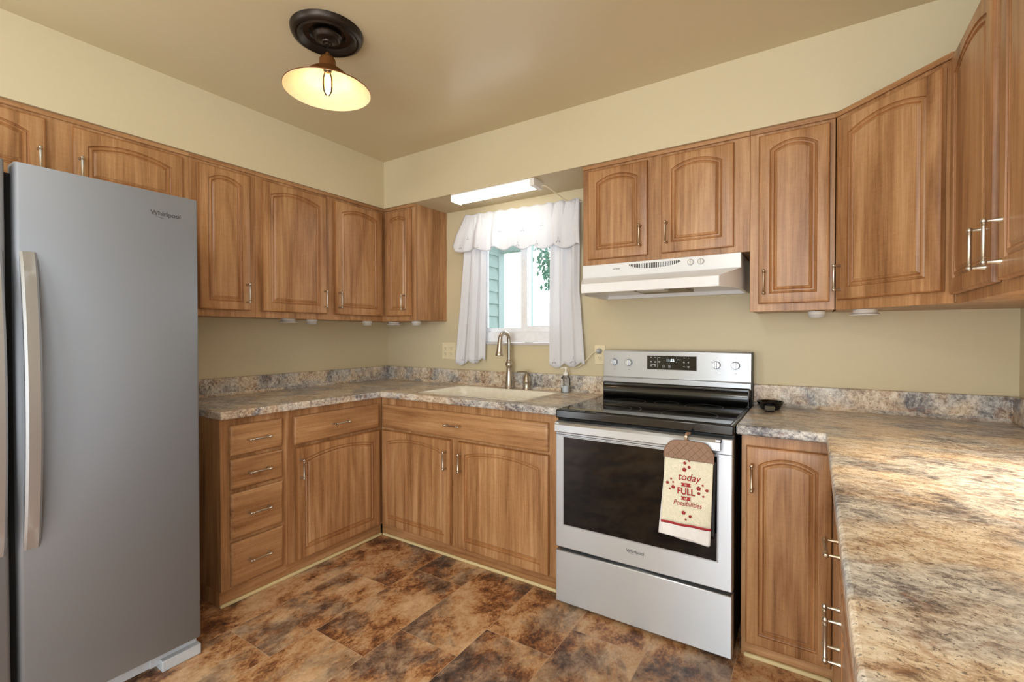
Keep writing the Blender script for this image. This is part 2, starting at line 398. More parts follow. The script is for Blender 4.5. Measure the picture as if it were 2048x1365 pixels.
# ---------------------------------------------------------------- doors, drawers, handles
def loopgrid(mb, loops, cap_first=True, cap_last=True):
    n = len(loops[0]); b = len(mb.v)
    for l in loops: mb.v += [tuple(p) for p in l]
    for k in range(len(loops)-1):
        for i in range(n): mb.f.append((b+k*n+i, b+k*n+(i+1) % n, b+(k+1)*n+(i+1) % n, b+(k+1)*n+i))
    if cap_first: mb.f.append(tuple(b+i for i in range(n))[::-1])
    if cap_last: mb.f.append(tuple(b+(len(loops)-1)*n+i for i in range(n)))
TH = 0.019
def door_mesh(w, h, arch=True, ms=None, mtop=0.036, rise=0.032):
    """cathedral door, local origin at the lower left of its front, front at y=-TH"""
    NA = 18
    ms = ms or (0.042 if w < 0.3 else 0.047)
    def rect(d, y):
        p = [(d, y, d), (w-d, y, d)]
        zt = h-ms-rise*0
        zs = h - mtop - rise
        p.append((w-d, y, zs))
        xs = [w-ms-(w-2*ms)*i/NA for i in range(NA+1)]
        p.append((w-d, y, h-d))
        for x in xs[1:-1]: p.append((x, y, h-d))
        p.append((d, y, h-d)); p.append((d, y, zs))
        return p
    def archl(d, y):
        x0, x1 = ms+d, w-ms-d; z0 = ms+d; a = (x1-x0)/2; cx = w/2
        A = (w-2*ms)/2; Rr = (A*A+rise*rise)/(2*rise); zc = h-mtop-Rr; r = Rr-d
        p = [(x0, y, z0), (x1, y, z0), (x1, y, z0 + (zc+math.sqrt(max(r*r-a*a, 0))-z0)*0.97)]
        for i in range(NA+1):
            x = x1-(x1-x0)*i/NA
            p.append((x, y, zc+math.sqrt(max(r*r-(x-cx)**2, 0))))
        p.append((x0, y, z0 + (zc+math.sqrt(max(r*r-a*a, 0))-z0)*0.97))
        return p
    F = -TH
    L = [rect(0.0, 0.0), rect(0.0, F+0.007), rect(0.0025, F+0.0025), rect(0.006, F+0.0012), rect(0.009, F), archl(0, F)] + \
        [archl(d, F+y) for d, y in ((0.002,0.005),(0.0045,0.0065),(0.007,0.005),(0.010,0.0012),(0.0130,0.0006),(0.016,0.0012),(0.0185,0.005),(0.0205,0.0065),(0.0235,0.005),(0.029,0.0008),(0.034,0.0004))]
    mb = MB(); loopgrid(mb, L); mb.groups = (len(L[0]), (1, 2, 5, 6, 10, 11, 12)); return mb
def slab_mesh(w, h):
    def rect(d, y): return [(d, y, d), (w-d, y, d), (w-d, y, h-d), (d, y, h-d)]
    F = -TH; mb = MB()
    loopgrid(mb, [rect(0, 0), rect(0, F+0.009), rect(0.002, F+0.006), rect(0.008, F+0.003), rect(0.014, F+0.0006), rect(0.018, F)]); return mb
_hm = {}
def handle_mesh(matname):
    if matname in _hm: return _hm[matname]
    mb = MB()
    for s in (-1, 1):
        z = s*0.047
        mt = Matrix.Translation((0, 0, z)) @ Matrix.Rotation(PI/2, 4, 'X')
        mb.lathe([(0.0065, 0.0), (0.0062, 0.003), (0.0045, 0.010), (0.0034, 0.018), (0.0034, 0.030)], 12, mt)
    prof = [(0.0, -0.0545), (0.0040, -0.0535), (0.0062, -0.050), (0.0066, -0.047), (0.0058, -0.0435), (0.0040, -0.0415), (0.0056, -0.040), (0.0042, -0.0385), (0.0054, -0.037), (0.0045, -0.0355)]
    full = prof + [(r, -z) for r, z in prof[::-1]]
    mb.lathe(full, 14, Matrix.Translation((0, -0.030, 0)))
    o = mb.build('handle', matname, smooth=40); me = o.data; bpy.data.objects.remove(o); _hm[matname] = me; return me
def handle(parent, x, z, horiz, matname):
    o = bpy.data.objects.new('handle', handle_mesh(matname)); COL.objects.link(o); o.parent = parent
    o.location = (x, -TH+0.0005, z)
    if horiz: o.rotation_euler = (0, PI/2, 0)
    return o
def door(root, x0, x1, z0, z1, hd=None, hm='nickel', yoff=0.0, rz=0.0, pivot=None, **k):
    dm = door_mesh(x1-x0, z1-z0, **k); grv = dm.groups
    o = dm.build('door', 'wood', root, smooth=32)
    o.location = (x0, yoff-0.0025, z0)
    n, ks = grv; o.data.materials.append(M['wood_groove'])
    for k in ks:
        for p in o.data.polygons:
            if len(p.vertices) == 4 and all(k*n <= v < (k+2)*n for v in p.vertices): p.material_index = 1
    if hd: handle(o, hd[0]-x0, hd[1]-z0, False, hm)
    return o
def drawer(root, x0, x1, z0, z1, hd=None, nm='drawer', hm='nickel'):
    o = slab_mesh(x1-x0, z1-z0).build(nm, 'wood_h', root, smooth=32); o.location = (x0, -0.0025, z0)
    if hd: handle(o, hd[0]-x0, hd[1]-z0, True, hm)
    return o
FT = 0.019
def carcass(root, x0, x1, z0, z1, depth, crown=True, xr_extra=0):
    MB().box(x0, x1, FT, depth, z0+0.004, z1).build('carcass', 'wood', root, bev=0.0008, seg=1)
    MB().box(x0, x1, 0, FT, z0, z1).build('face_frame', 'wood', root, bev=0.0015)
    if crown:
        MB().box(x0, x1, -0.010, 0, z1-0.020, z1).build('crown_strip', 'wood_h', root, bev=0.003)

UD = 0.32; UZ0, UZ1 = 1.362, SB
DZ0, DZ1 = 1.397, 2.120
# left wall: local x = world Y
def left(y): return (UD, y, 0)
R90 = PI/2
# over-fridge cabinet
Y0 = -2.47
c = thing('wall_cabinet', 'short wooden wall cabinet with two arched doors above the fridge', 'wall cabinet', (UD, Y0, 0), R90)
carcass(c, 0, -1.556-Y0, 1.835, UZ1, UD-0.0)
door(c, 0.03, -2.064-Y0, 1.865, DZ1, (-2.087-Y0, 1.945))
door(c, -1.986-Y0, -1.588-Y0, 1.865, DZ1, (-1.964-Y0, 1.945))
Y0 = -1.5555
c = thing('wall_cabinet', 'narrow single-door wooden wall cabinet just right of the fridge', 'wall cabinet', (UD, Y0, 0), R90)
carcass(c, 0, -1.2365-Y0, UZ0, UZ1, UD)
door(c, -1.522-Y0, -1.270-Y0, DZ0, DZ1, (-1.292-Y0, 1.488))
Y0 = -1.236
c = thing('wall_cabinet', 'wide wooden wall cabinet with two arched doors on the left wall near the corner', 'wall cabinet', (UD, Y0, 0), R90)
carcass(c, 0, -0.0-Y0, UZ0, UZ1, UD)
door(c, -1.206-Y0, -0.802-Y0, DZ0, DZ1, (-0.822-Y0, 1.488))
door(c, -0.740-Y0, -0.352-Y0, DZ0, DZ1, (-0.716-Y0, 1.488))
# back wall, left of the window
c = thing('wall_cabinet', 'dark narrow corner wall cabinet left of the window with its side panel showing', 'wall cabinet', (0, -UD, 0), 0)
carcass(c, UD+0.001, 0.622, UZ0, UZ1, UD)
door(c, 0.346, 0.590, DZ0, DZ1, (0.536, 1.488), ms=0.040, rise=0.028)
# back wall, above the hood
c = thing('wall_cabinet', 'short wooden wall cabinet with two arched doors above the white range hood', 'wall cabinet', (1.850, -UD, 0), 0)
X0 = 1.850
carcass(c, 0, 2.6465-X0, 1.630, UZ1, UD)
door(c, 1.884-X0, 2.198-X0, 1.657, DZ1, (2.166-X0, 1.752), 'bronze')
door(c, 2.265-X0, 2.583-X0, 1.657, DZ1, (2.292-X0, 1.752), 'bronze')
c = thing('wall_cabinet', 'tall narrow single-door wall cabinet between the range hood and the angled corner cabinet', 'wall cabinet', (2.647, -UD, 0), 0)
X0 = 2.647
carcass(c, 0, 2.9555-X0, UZ0+0.002, UZ1, UD)
door(c, 2.681-X0, 2.937-X0, DZ0, DZ1, (2.704-X0, 1.488), 'bronze')
# diagonal corner cabinet
c = thing('corner_cabinet', 'angled corner wall cabinet with one wide arched door right of the stove', 'wall cabinet', (2.957, -UD, 0), -PI/4)
DL = 0.424; q = 2**-0.5
def loc(X, Y):
    dx, dy = X-2.957, Y+UD
    return ((dx-dy)*q, (dx+dy)*q)
poly = [(0, FT), (DL, FT), loc(XR-UD+0.014, -0.6195), loc(XR-0.0, -0.6195), loc(XR, 0), loc(2.957, 0)]
MB().prism(poly, UZ0+0.004, UZ1, 'z').build('carcass', 'wood', c)
MB().box(0.001, DL-0.001, 0, FT, UZ0, UZ1).build('face_frame', 'wood', c, bev=0.0015)
MB().box(0, DL, -0.010, 0, UZ1-0.020, UZ1).build('crown_strip', 'wood_h', c, bev=0.003)
door(c, 0.022, 0.400, DZ0+0.004, DZ1-0.004, (0.040, 1.488))
# right wall run
c = thing('wall_cabinet', 'wooden wall cabinet at the right edge with two doors and a pair of ribbed handles', 'wall cabinet', (XR-0.303, -0.621, 0), -R90)
carcass(c, 0, 0.96, UZ0-0.004, UZ1, 0.303, crown=False)
door(c, 0.018, 0.430, 1.388, 2.128, (0.395, 1.475))
door(c, 0.482, 0.92, 1.388, 2.128, (0.512, 1.475))

# ---------------------------------------------------------------- base cabinets
BZ = 0.876; BD = 0.60
def base_carc(root, w, depth=BD-0.004, side_l=False, side_r=False):
    MB().box(0, w, FT, depth, 0.07, BZ).build('carcass', 'wood', root, bev=0.001, seg=1)
    MB().box(0, w, 0, FT, 0.074, BZ).build('face_frame', 'wood', root, bev=0.0012)
    MB().box(0, w, 0.014, 0.030, 0.0, 0.07).build('toe_board', 'wood_h', root)
Y0 = -1.5555
c = thing('base_cabinet', 'wooden base cabinet with a stack of four drawers beside the fridge', 'base cabinet', (BD, Y0, 0), R90)
base_carc(c, -1.2325-Y0)
MB().box(0, 0.012, 0.030, BD-0.004, 0, 0.07).build('side_panel', 'wood', c)
for z0, z1, zh in ((0.700, 0.842, 0.768), (0.540, 0.682, 0.611), (0.310, 0.522, 0.418), (0.086, 0.292, 0.192)):
    drawer(c, -1.517-Y0, -1.264-Y0, z0, z1, (-1.392-Y0, zh))
Y0 = -1.232
c = thing('base_cabinet', 'wooden base cabinet with one drawer over a single door on the left run', 'base cabinet', (BD, Y0, 0), R90)
base_carc(c, -BD-Y0-0.0005)
drawer(c, -1.197-Y0, -0.634-Y0, 0.690, 0.838, (-0.925-Y0, 0.768))
door(c, -1.192-Y0, -0.630-Y0, 0.080, 0.674, (-1.168-Y0, 0.560))
c = thing('sink_cabinet', 'wooden sink base cabinet with a long drawer front and two doors under the window', 'base cabinet', (BD+0.0005, -BD, 0), 0)
X0 = BD
MB().box(0, 1.846-X0, FT, BD-0.004, 0.07, 0.69).box(0, 0.018, FT, BD-0.004, 0.69, BZ).box(1.846-X0-0.018, 1.846-X0, FT, BD-0.004, 0.69, BZ).build('carcass', 'wood', c)
MB().box(0, 1.846-X0, 0, FT, 0.074, BZ).build('face_frame', 'wood', c, bev=0.0012)
MB().box(-0.0145, 1.846-X0, 0.014, 0.030, 0.0, 0.07).build('toe_board', 'wood_h', c)
drawer(c, 0.621-X0, 1.797-X0, 0.690, 0.832, (1.208-X0, 0.761), nm='drawer_front')
door(c, 0.618-X0, 1.178-X0, 0.080, 0.674, (1.150-X0, 0.560))
door(c, 1.230-X0, 1.800-X0, 0.080, 0.674, (1.257-X0, 0.560))
X0 = 2.650
c = thing('base_cabinet', 'narrow wooden base cabinet with one tall arched door right of the stove', 'base cabinet', (X0, -BD, 0), 0)
base_carc(c, 2.9595-X0)
door(c, 2.668-X0, 2.944-X0, 0.066, 0.834, (2.690-X0, 0.717), 'bronze')
XB = 2.962
Y0 = -0.640
c = thing('base_cabinet', 'wooden base cabinet seen edge on below the right counter, drawer over two doors', 'base cabinet', (XB, Y0, 0), -R90)
base_carc(c, 1.70)
def ly(y): return Y0-y
drawer(c, ly(-0.86), ly(-1.754), 0.690, 0.842, (ly(-1.307), 0.764), hm='bronze')
door(c, ly(-0.86), ly(-1.292), 0.080, 0.674, (ly(-1.276), 0.560), 'nickel')
door(c, ly(-1.322), ly(-1.754), 0.080, 0.674, (ly(-1.338), 0.560), 'nickel')
door(c, ly(-1.80), ly(-2.31), 0.080, 0.842, None)

# ---------------------------------------------------------------- countertops
CT = 0.915; CB = 0.8765; CO = 0.635
def counter_profile_nodes(): pass
def bullnose(mb, pts_fn, a, b, axis):
    pass
def ctop(root, boxes):
    mb = MB()
    for bx in boxes: mb.box(*bx)
    return mb
c = thing('countertop', 'L-shaped granite-look countertop on the left, with backsplash and a sink cutout', 'countertop')
SX0, SX1, SY0, SY1 = 0.845, 1.605, -0.535, -0.105
g = MB()
poly_out = [(0.001, -1.567), (CO, -1.567), (CO, -CO), (1.864, -CO), (1.864, -0.001), (0.001, -0.001)]
def slab_with_hole(name, root, out, hole, z0, z1, material, bev):
    bm = bmesh.new()
    def ring(pts, z): return [bm.verts.new((x, y, z)) for x, y in pts]
    # split into quads by hand: strips around the hole
    bm.free()
# strips (L shape with rectangular hole) as one grid mesh so bevel only hits true edges
def grid_solid(xs, ys, keep, z0, z1):
    mb = MB(); idx = {}
    def vid(i, j, k):
        key = (i, j, k)
        if key not in idx: idx[key] = len(mb.v); mb.v.append((xs[i], ys[j], (z0, z1)[k]))
        return idx[key]
    nx, ny = len(xs)-1, len(ys)-1
    K = lambda i, j: 0 <= i < nx and 0 <= j < ny and keep(i, j)
    for i in range(nx):
        for j in range(ny):
            if not K(i, j): continue
            mb.f.append((vid(i,j,1), vid(i+1,j,1), vid(i+1,j+1,1), vid(i,j+1,1)))
            mb.f.append((vid(i,j,0), vid(i,j+1,0), vid(i+1,j+1,0), vid(i+1,j,0)))
            if not K(i-1, j): mb.f.append((vid(i,j,0), vid(i,j,1), vid(i,j+1,1), vid(i,j+1,0)))
            if not K(i+1, j): mb.f.append((vid(i+1,j,0), vid(i+1,j+1,0), vid(i+1,j+1,1), vid(i+1,j,1)))
            if not K(i, j-1): mb.f.append((vid(i,j,0), vid(i+1,j,0), vid(i+1,j,1), vid(i,j,1)))
            if not K(i, j+1): mb.f.append((vid(i,j+1,0), vid(i,j+1,1), vid(i+1,j+1,1), vid(i+1,j+1,0)))
    return mb
xs = [0.001, CO, SX0, SX1, 1.864]; ys = [-1.567, -CO, SY0, SY1, -0.001]
grid_solid(xs, ys, lambda i, j: (i == 0 or j >= 1) and not (i == 2 and j == 2), CB, CT).build('worktop', 'granite', c, bev=0.007, seg=3)
sx = [0.001, 0.022, 1.866]; sy = [-1.567, -0.022, -0.001]
def splash(sections, name='backsplash'):
    mb = MB()
    return mb
grid_solid(sx, sy, lambda i, j: i == 0 or j == 1, CT-0.001, 1.018).build('backsplash', 'granite_v', c, bev=0.004, seg=3)
cv = MB().prism([(-0.022, CT-0.001), (-0.040, CT-0.001), (-0.032, CT+0.002), (-0.026, CT+0.007), (-0.022, CT+0.016)], 0.03, 1.864, 'x')
cv.prism([(0.022, CT-0.001), (0.040, CT-0.001), (0.032, CT+0.002), (0.026, CT+0.007), (0.022, CT+0.016)], -1.567, -0.03, 'y')
cv.build('cove', 'granite', c, smooth=50)
c = thing('countertop', 'large granite-look countertop on the right turning onto the right wall, with backsplash', 'countertop')
X0 = 2.634; XE = 2.925
grid_solid([X0, XE, XR-0.001], [-2.36, -CO, -0.001], lambda i, j: i == 1 or j == 1, CB, CT).build('worktop', 'granite', c, bev=0.007, seg=3)
grid_solid([X0, XR-0.022, XR-0.001], [-2.36, -0.022, -0.001], lambda i, j: i == 1 or j == 1, CT-0.001, 1.018).build('backsplash', 'granite_v', c, bev=0.004, seg=3)
cv = MB().prism([(-0.022, CT-0.001), (-0.040, CT-0.001), (-0.032, CT+0.002), (-0.026, CT+0.007), (-0.022, CT+0.016)], X0, XR-0.03, 'x')
cv.build('cove', 'granite', c, smooth=50)

# sink
c = thing('kitchen_sink', 'cream-coloured rectangular undermount kitchen sink below the window', 'sink', (1.225, -0.32, CT))
def rr(x0, x1, y0, y1, r, z, n=6):
    p = []
    for cx, cy, a0 in ((x1-r, y1-r, 0), (x0+r, y1-r, PI/2), (x0+r, y0+r, PI), (x1-r, y0+r, 1.5*PI)):
        for i in range(n+1):
            a = a0+PI/2*i/n; p.append((cx+r*math.cos(a), cy+r*math.sin(a), z))
    return p
hw, hh = 0.378, 0.213
s = MB(); loopgrid(s, [rr(-hw-0.0005, hw+0.0005, -hh-0.0005, hh+0.0005, 0.004, -0.036), rr(-hw-0.0005, hw+0.0005, -hh-0.0005, hh+0.0005, 0.004, 0.001), rr(-hw+0.012, hw-0.012, -hh+0.012, hh-0.012, 0.03, 0.0015), rr(-hw+0.02, hw-0.02, -hh+0.02, hh-0.02, 0.04, -0.006), rr(-hw+0.028, hw-0.028, -hh+0.028, hh-0.028, 0.06, -0.034)], False, False)
s.build('rim', 'sink', c, smooth=50)
s = MB(); loopgrid(s, [rr(-hw+0.028, hw-0.028, -hh+0.028, hh-0.028, 0.06, -0.034), rr(-hw+0.04, hw-0.04, -hh+0.04, hh-0.04, 0.06, -0.17), rr(-hw+0.08, hw-0.08, -hh+0.08, hh-0.08, 0.05, -0.19), rr(-0.05, 0.05, -0.05, 0.05, 0.049, -0.196)], False, True)
s.build('basin', 'sink', c, smooth=50)
MB().lathe([(0.0, -0.192), (0.04, -0.192), (0.044, -0.1945), (0.044, -0.196)], 20).build('drain', 'nickel', c, smooth=40)

# faucet
c = thing('kitchen_faucet', 'brushed nickel gooseneck pull-down faucet behind the sink', 'faucet', (1.214, -0.070, CT))
MB().lathe([(0.0,0),(0.028,0),(0.030,0.003),(0.029,0.008),(0.0255,0.012),(0.026,0.03),(0.0235,0.07),(0.0195,0.105),(0.0175,0.122),(0.0195,0.127),(0.0195,0.131),(0.0165,0.135),(0.0235,0.148),(0.0265,0.158),(0.0235,0.168),(0.0170,0.178),(0.0175,0.183),(0.0145,0.188),(0.0,0.188)], 24).build('body', 'nickel', c, smooth=35)
pts = [(0, 0, 0.18)]
R_ = 0.046
dirx, diry = -0.10, -0.995
for i in range(0, 4): pts.append((0, 0, 0.20+i*0.037))
zc = 0.318
for i in range(1, 15):
    a = PI*i/15*0.97; rr_ = R_*(1-math.cos(a)); pts.append((dirx*rr_, diry*rr_, zc+R_*math.sin(a)))
MB().tube(pts, 0.0128, 14).build('spout', 'nickel', c, smooth=50)
e = Vector(pts[-1]); d = Vector((dirx*0.10, diry*0.10, -1)).normalized()
mt = Matrix.Translation(e) @ d.to_track_quat('Z', 'Y').to_matrix().to_4x4()
MB().lathe([(0.0,-0.004),(0.0140,-0.004),(0.0145,0.0),(0.0135,0.003),(0.0150,0.012),(0.0195,0.085),(0.0195,0.092),(0.0245,0.104),(0.0250,0.112),(0.0215,0.118),(0.0,0.118)], 22, mt).build('spray_head', 'nickel', c, smooth=35)
c = thing('faucet_valve', 'short brushed nickel lever valve standing right of the faucet', 'faucet handle', (1.348, -0.070, CT))
MB().lathe([(0.0,0),(0.026,0),(0.0275,0.003),(0.026,0.008),(0.0235,0.012),(0.0235,0.050),(0.0255,0.053),(0.0255,0.057),(0.0235,0.060),(0.021,0.078),(0.013,0.092),(0.010,0.098),(0.0,0.102)], 24).build('body', 'nickel', c, smooth=35)
lv = MB().tube([(0.012,-0.01,0.118),(0.004,-0.004,0.107),(0,0,0.098)], [0.0035,0.006,0.007], 10)
lv.tube([(0.006,-0.004,0.111),(-0.02,0.0,0.113),(-0.055,0.0,0.112),(-0.072,0.0,0.109)], [0.0065,0.005,0.0062,0.003], 10)
lv.lathe([(0,-0.007),(0.005,-0.005),(0.007,0),(0.005,0.005),(0,0.007)], 12, Matrix.Translation((0.012,-0.01,0.119)))
lv.build('lever', 'nickel', c, smooth=60)

# soap bottle
c = thing('soap_bottle', 'clear pump bottle of hand soap at the back of the counter between faucet and stove', 'soap dispenser', (1.622, -0.066, CT))
MB().lathe([(0,0),(0.026,0),(0.028,0.004),(0.028,0.082),(0.024,0.094),(0.014,0.103),(0.013,0.110),(0,0.110)], 22).build('bottle', 'clear', c, smooth=40)
MB().lathe([(0,0.002),(0.025,0.002),(0.0262,0.006),(0.0262,0.040),(0,0.040)], 22).build('liquid_soap', 'gel', c, smooth=40)
p = MB().lathe([(0.015,0.104),(0.015,0.120),(0.012,0.124),(0.005,0.126),(0.004,0.145),(0.009,0.146),(0.009,0.152),(0,0.154)], 16)
p.tube([(0,0,0.149),(-0.02,-0.015,0.149),(-0.026,-0.02,0.144)], 0.0035, 8); p.build('pump', 'white_plastic', c, smooth=45)
a0 = math.radians(228); lb = MB(); n = 10
for k in range(n+1):
    a = a0+(k-n/2)*0.085; lb.v += [(0.0284*math.cos(a), 0.0284*math.sin(a), z) for z in (0.030, 0.084)]
for k in range(n): lb.f.append((2*k, 2*k+2, 2*k+3, 2*k+1))
lb.build('paper_label', 'soap_label', c, smooth=60)
lb = MB()
for q_, zz in enumerate((0.044, 0.052, 0.060, 0.068)):
    a = a0+(-0.2 if q_ % 2 else 0.05); b = a+0.3
    v0 = len(lb.v); lb.v += [(0.0287*math.cos(t), 0.0287*math.sin(t), z) for t in (a, b) for z in (zz, zz+0.003)]; lb.f.append((v0, v0+2, v0+3, v0+1))
lb.build('label_print', 'ink', c)

# outlets
def outlet(x0, x1, z0, z1, gang, label):
    c = thing('wall_outlet', label, 'electrical outlet', ((x0+x1)/2, 0, (z0+z1)/2))
    w, h = (x1-x0)/2, (z1-z0)/2
    MB().box(-w, w, -0.006, 0, -h, h).build('cover_plate', 'almond', c, bev=0.002)
    for gx in ([0] if gang == 1 else [-w*0.42, w*0.42]):
        for gz in (-0.020, 0.020):
            r = MB().box(gx-0.013, gx+0.013, -0.0085, -0.005, gz-0.0135, gz+0.0135).build('receptacle', 'almond', c, bev=0.003)
            sl = MB().box(gx-0.0075, gx-0.0055, -0.0088, -0.0082, gz-0.001, gz+0.008).box(gx+0.0055, gx+0.0075, -0.0088, -0.0082, gz-0.001, gz+0.006)
            sl.box(gx-0.0022, gx+0.0022, -0.0088, -0.0082, gz-0.009, gz-0.005); sl.build('slots', 'black', r)
    return c
outlet(0.580, 0.706, 1.088, 1.211, 2, 'almond double electrical outlet plate with four sockets left of the window curtain')
outlet(1.782, 1.852, 1.088, 1.203, 1, 'almond single electrical outlet plate beside the stove with a cord plugged in')

# ---------------------------------------------------------------- fluorescent fixture + cord
c = thing('fluorescent_light', 'lit white fluorescent strip light mounted under the soffit above the window', 'light fixture', (0.945, -0.335, SB-0.001))
L_ = 0.61
MB().box(0.0, L_, 0.0, 0.115, -0.008, 0).build('housing', 'white_plastic', c, bev=0.001)
prof = [(0.002,-0.008),(0.004,-0.034),(0.014,-0.043),(0.082,-0.043),(0.092,-0.036),(0.094,-0.008)]
MB().prism(prof, 0.004, L_-0.03, 'x').build('diffuser', 'tube', c, smooth=50)
MB().box(L_-0.03, L_, 0.0, 0.108, -0.043, -0.008).build('end_cap', 'white_plastic', c, bev=0.003)
MB().box(0.0, 0.004, 0.0, 0.108, -0.043, -0.008).build('end_cap', 'white_plastic', c, bev=0.001)
MB().box(L_-0.10, L_-0.03, 0.096, 0.114, -0.026, -0.008).build('switch_housing', 'almond', c, bev=0.002)
MB().box(L_-0.075, L_-0.055, 0.100, 0.110, -0.031, -0.026).build('rocker_switch', 'white_plastic', c, bev=0.001)
def smooth_path(P, n=6):
    P = [Vector(p) for p in P]; out = []
    for i in range(len(P)-1):
        a, b, c_, d = P[max(i-1,0)], P[i], P[i+1], P[min(i+2,len(P)-1)]
        for k in range(n):
            t = k/n; out.append(0.5*((2*b)+(-a+c_)*t+(2*a-5*b+4*c_-d)*t*t+(-a+3*b-3*c_+d)*t**3))
    out.append(P[-1]); return out
cd = MB().tube(smooth_path([(1.555,-0.24,2.13),(1.572,-0.235,2.128),(1.60,-0.17,2.105),(1.615,-0.09,2.085),(1.625,-0.035,2.075),(1.63,-0.012,2.04),(1.63,-0.010,1.6),(1.625,-0.010,1.15),(1.63,-0.012,1.085),(1.655,-0.018,1.066),(1.70,-0.024,1.078),(1.745,-0.03,1.118),(1.785,-0.035,1.158),(1.812,-0.036,1.168)]), 0.0035, 8)
cdo = thing('power_cord', 'cream power cord running from the strip light down behind the curtain to the outlet', 'cord', (1.812, -0.036, 1.168))
o = cd.build('cable', 'cord', None, smooth=60); o.data.transform(Matrix.Translation((-1.812, 0.036, -1.168))); o.parent = cdo
MB().lathe([(0.004,-0.012),(0.011,-0.006),(0.015,0.004),(0.015,0.027),(0.0,0.027)], 16, Matrix.Rotation(-PI/2, 4, 'X')).build('plug', 'grey_plastic', cdo, smooth=45, loc=(0.005, 0, 0))

# ---------------------------------------------------------------- curtains
def cloth(name, x_of, y_of, ztop, zbot, nu, nv, parent=None, th=0.0012):
    mb = MB()
    for j in range(nv+1):
        for i in range(nu+1):
            u, v = i/nu, j/nv
            zt = ztop(u); zb = zbot(u)
            mb.v.append((x_of(u, v), y_of(u, v), zt+(zb-zt)*v))
    for j in range(nv):
        for i in range(nu): a = j*(nu+1)+i; mb.f.append((a, a+1, a+nu+2, a+nu+1))
    o = mb.build(name, 'curtain', parent, smooth=80)
    s = o.modifiers.new('solid', 'SOLIDIFY'); s.thickness = th
    return o
def scal(u, n, amp): return amp*abs(math.sin(PI*n*u))
M['embroidery'] = plain('embroidery_shadow', (158,164,174), 0.9)
def eyelets(root, spots, yfn):
    for (x, z, s) in spots:
        mb = MB()
        for k in range(5):
            a = PI*k/4; px, pz = x+s*math.cos(a), z+s*0.55*math.sin(a)
            mb.lathe([(0.0, -0.0006), (s*0.2, -0.0006), (s*0.2, 0.0006), (0, 0.0006)], 8, Matrix.Translation((px, yfn(x), pz)) @ Matrix.Rotation(PI/2, 4, 'X') @ Matrix.Diagonal((1, 1.6, 1, 1)))
        mb.tube([(x, yfn(x), z+s*1.3), (x+0.002, yfn(x), z+s*2.6)], s*0.1, 6)
        mb.build('embroidery_motif', 'embroidery', root)
# valance
c = thing('curtain_valance', 'gathered white embroidered valance with a scalloped hem across the window top', 'curtain', (1.27, -0.03, 2.09))
def vx(u, v):
    x = 0.825+0.875*u
    if u < 0.22: x -= (0.22-u)/0.22*0.085*v**1.1
    if u > 0.93: x += (u-0.93)/0.07*0.022*v
    return x-1.27
def vy(u, v):
    f = 0.009*math.sin(u*46)+0.006*math.sin(u*83+1)+0.004*math.sin(u*17+2*v)
    if 0.30 < u < 0.95: f *= 0.55
    return -0.012-(0.028*min(1, v*1.6))-f*(0.45+0.65*v)
vzt = lambda u: 0.012-0.018*u+0.004*math.sin(u*60)
vzb = lambda u: (1.853+(-0.062)*u-scal(u+0.02, 6.0, 0.028)+0.02-2.09) + (0.02 if u < .02 else 0)
cloth('valance_cloth', vx, vy, vzt, vzb, 150, 26, c)
eyelets(c, [(-0.45,-0.225,0.010),(-0.385,-0.17,0.008),(-0.12,-0.150,0.010),(-0.18,-0.245,0.009),(0.02,-0.255,0.010),(0.06,-0.165,0.010),(0.20,-0.15,0.008),(0.31,-0.262,0.012),(-0.30,-0.235,0.008),(0.16,-0.26,0.009)], lambda x: -0.058)
c2 = thing('curtain_rod', 'thin white curtain rod carrying the valance above the window', 'curtain rod', (0.80, -0.036, 2.084))
MB().tube([(0,0.034,0.0),(0,0.004,0.0),(0.008,0,0),(0.44,0,-0.008),(0.892,0,-0.016),(0.90,0.004,-0.016),(0.90,0.034,-0.016)], 0.004, 8).build('rod', 'white_plastic', c2, smooth=60)
# panels
c = thing('cafe_curtain', 'white cafe curtain panel hanging at the left side of the window', 'curtain', (0.89, -0.03, 1.06))
def px_(u, v): return (0.840+(0.745-0.840)*v**1.2)*(1-u)+(1.008-0.012*v)*u-0.89
cloth('curtain_cloth', px_, lambda u, v: -0.014-(0.013*math.sin(u*16+0.4+0.8*v)*(1-0.35*v)+0.0025*math.sin(u*37+2*v)), lambda u: 1.02, lambda u: 0.012+(0.03*u)-scal(u+0.05, 2.1, 0.024)+0.004*math.sin(u*30), 70, 34, c)
eyelets(c, [(0.05, 0.028, 0.013), (-0.07, 0.028, 0.010)], lambda x: -0.034)
c = thing('cafe_curtain', 'white cafe curtain panel hanging at the right side of the window', 'curtain', (1.61, -0.03, 1.06))
def px_(u, v): return (1.513-0.013*v)*(1-u)+(1.700+0.038*max(0, v-0.55)/0.45)*u-1.61
cloth('curtain_cloth', px_, lambda u, v: -0.014-(0.012*math.sin(u*15+2-0.9*v)*(1-0.3*v)+0.003*math.sin(u*31+3*v)), lambda u: 1.02, lambda u: 0.022+0.02*u-scal(u+0.02, 2.2, 0.026), 70, 34, c)
eyelets(c, [(-0.07, 0.030, 0.011), (0.06, 0.035, 0.016)], lambda x: -0.034)

# ---------------------------------------------------------------- range hood
c = thing('range_hood', 'white under-cabinet range hood with a row of vent slots above the stove', 'range hood', (1.851, 0, 1.470))
W_ = 0.762
zt = 0.1595
P = lambda x, y, z: (x, y, z)
b = MB()
up_z = 0.092
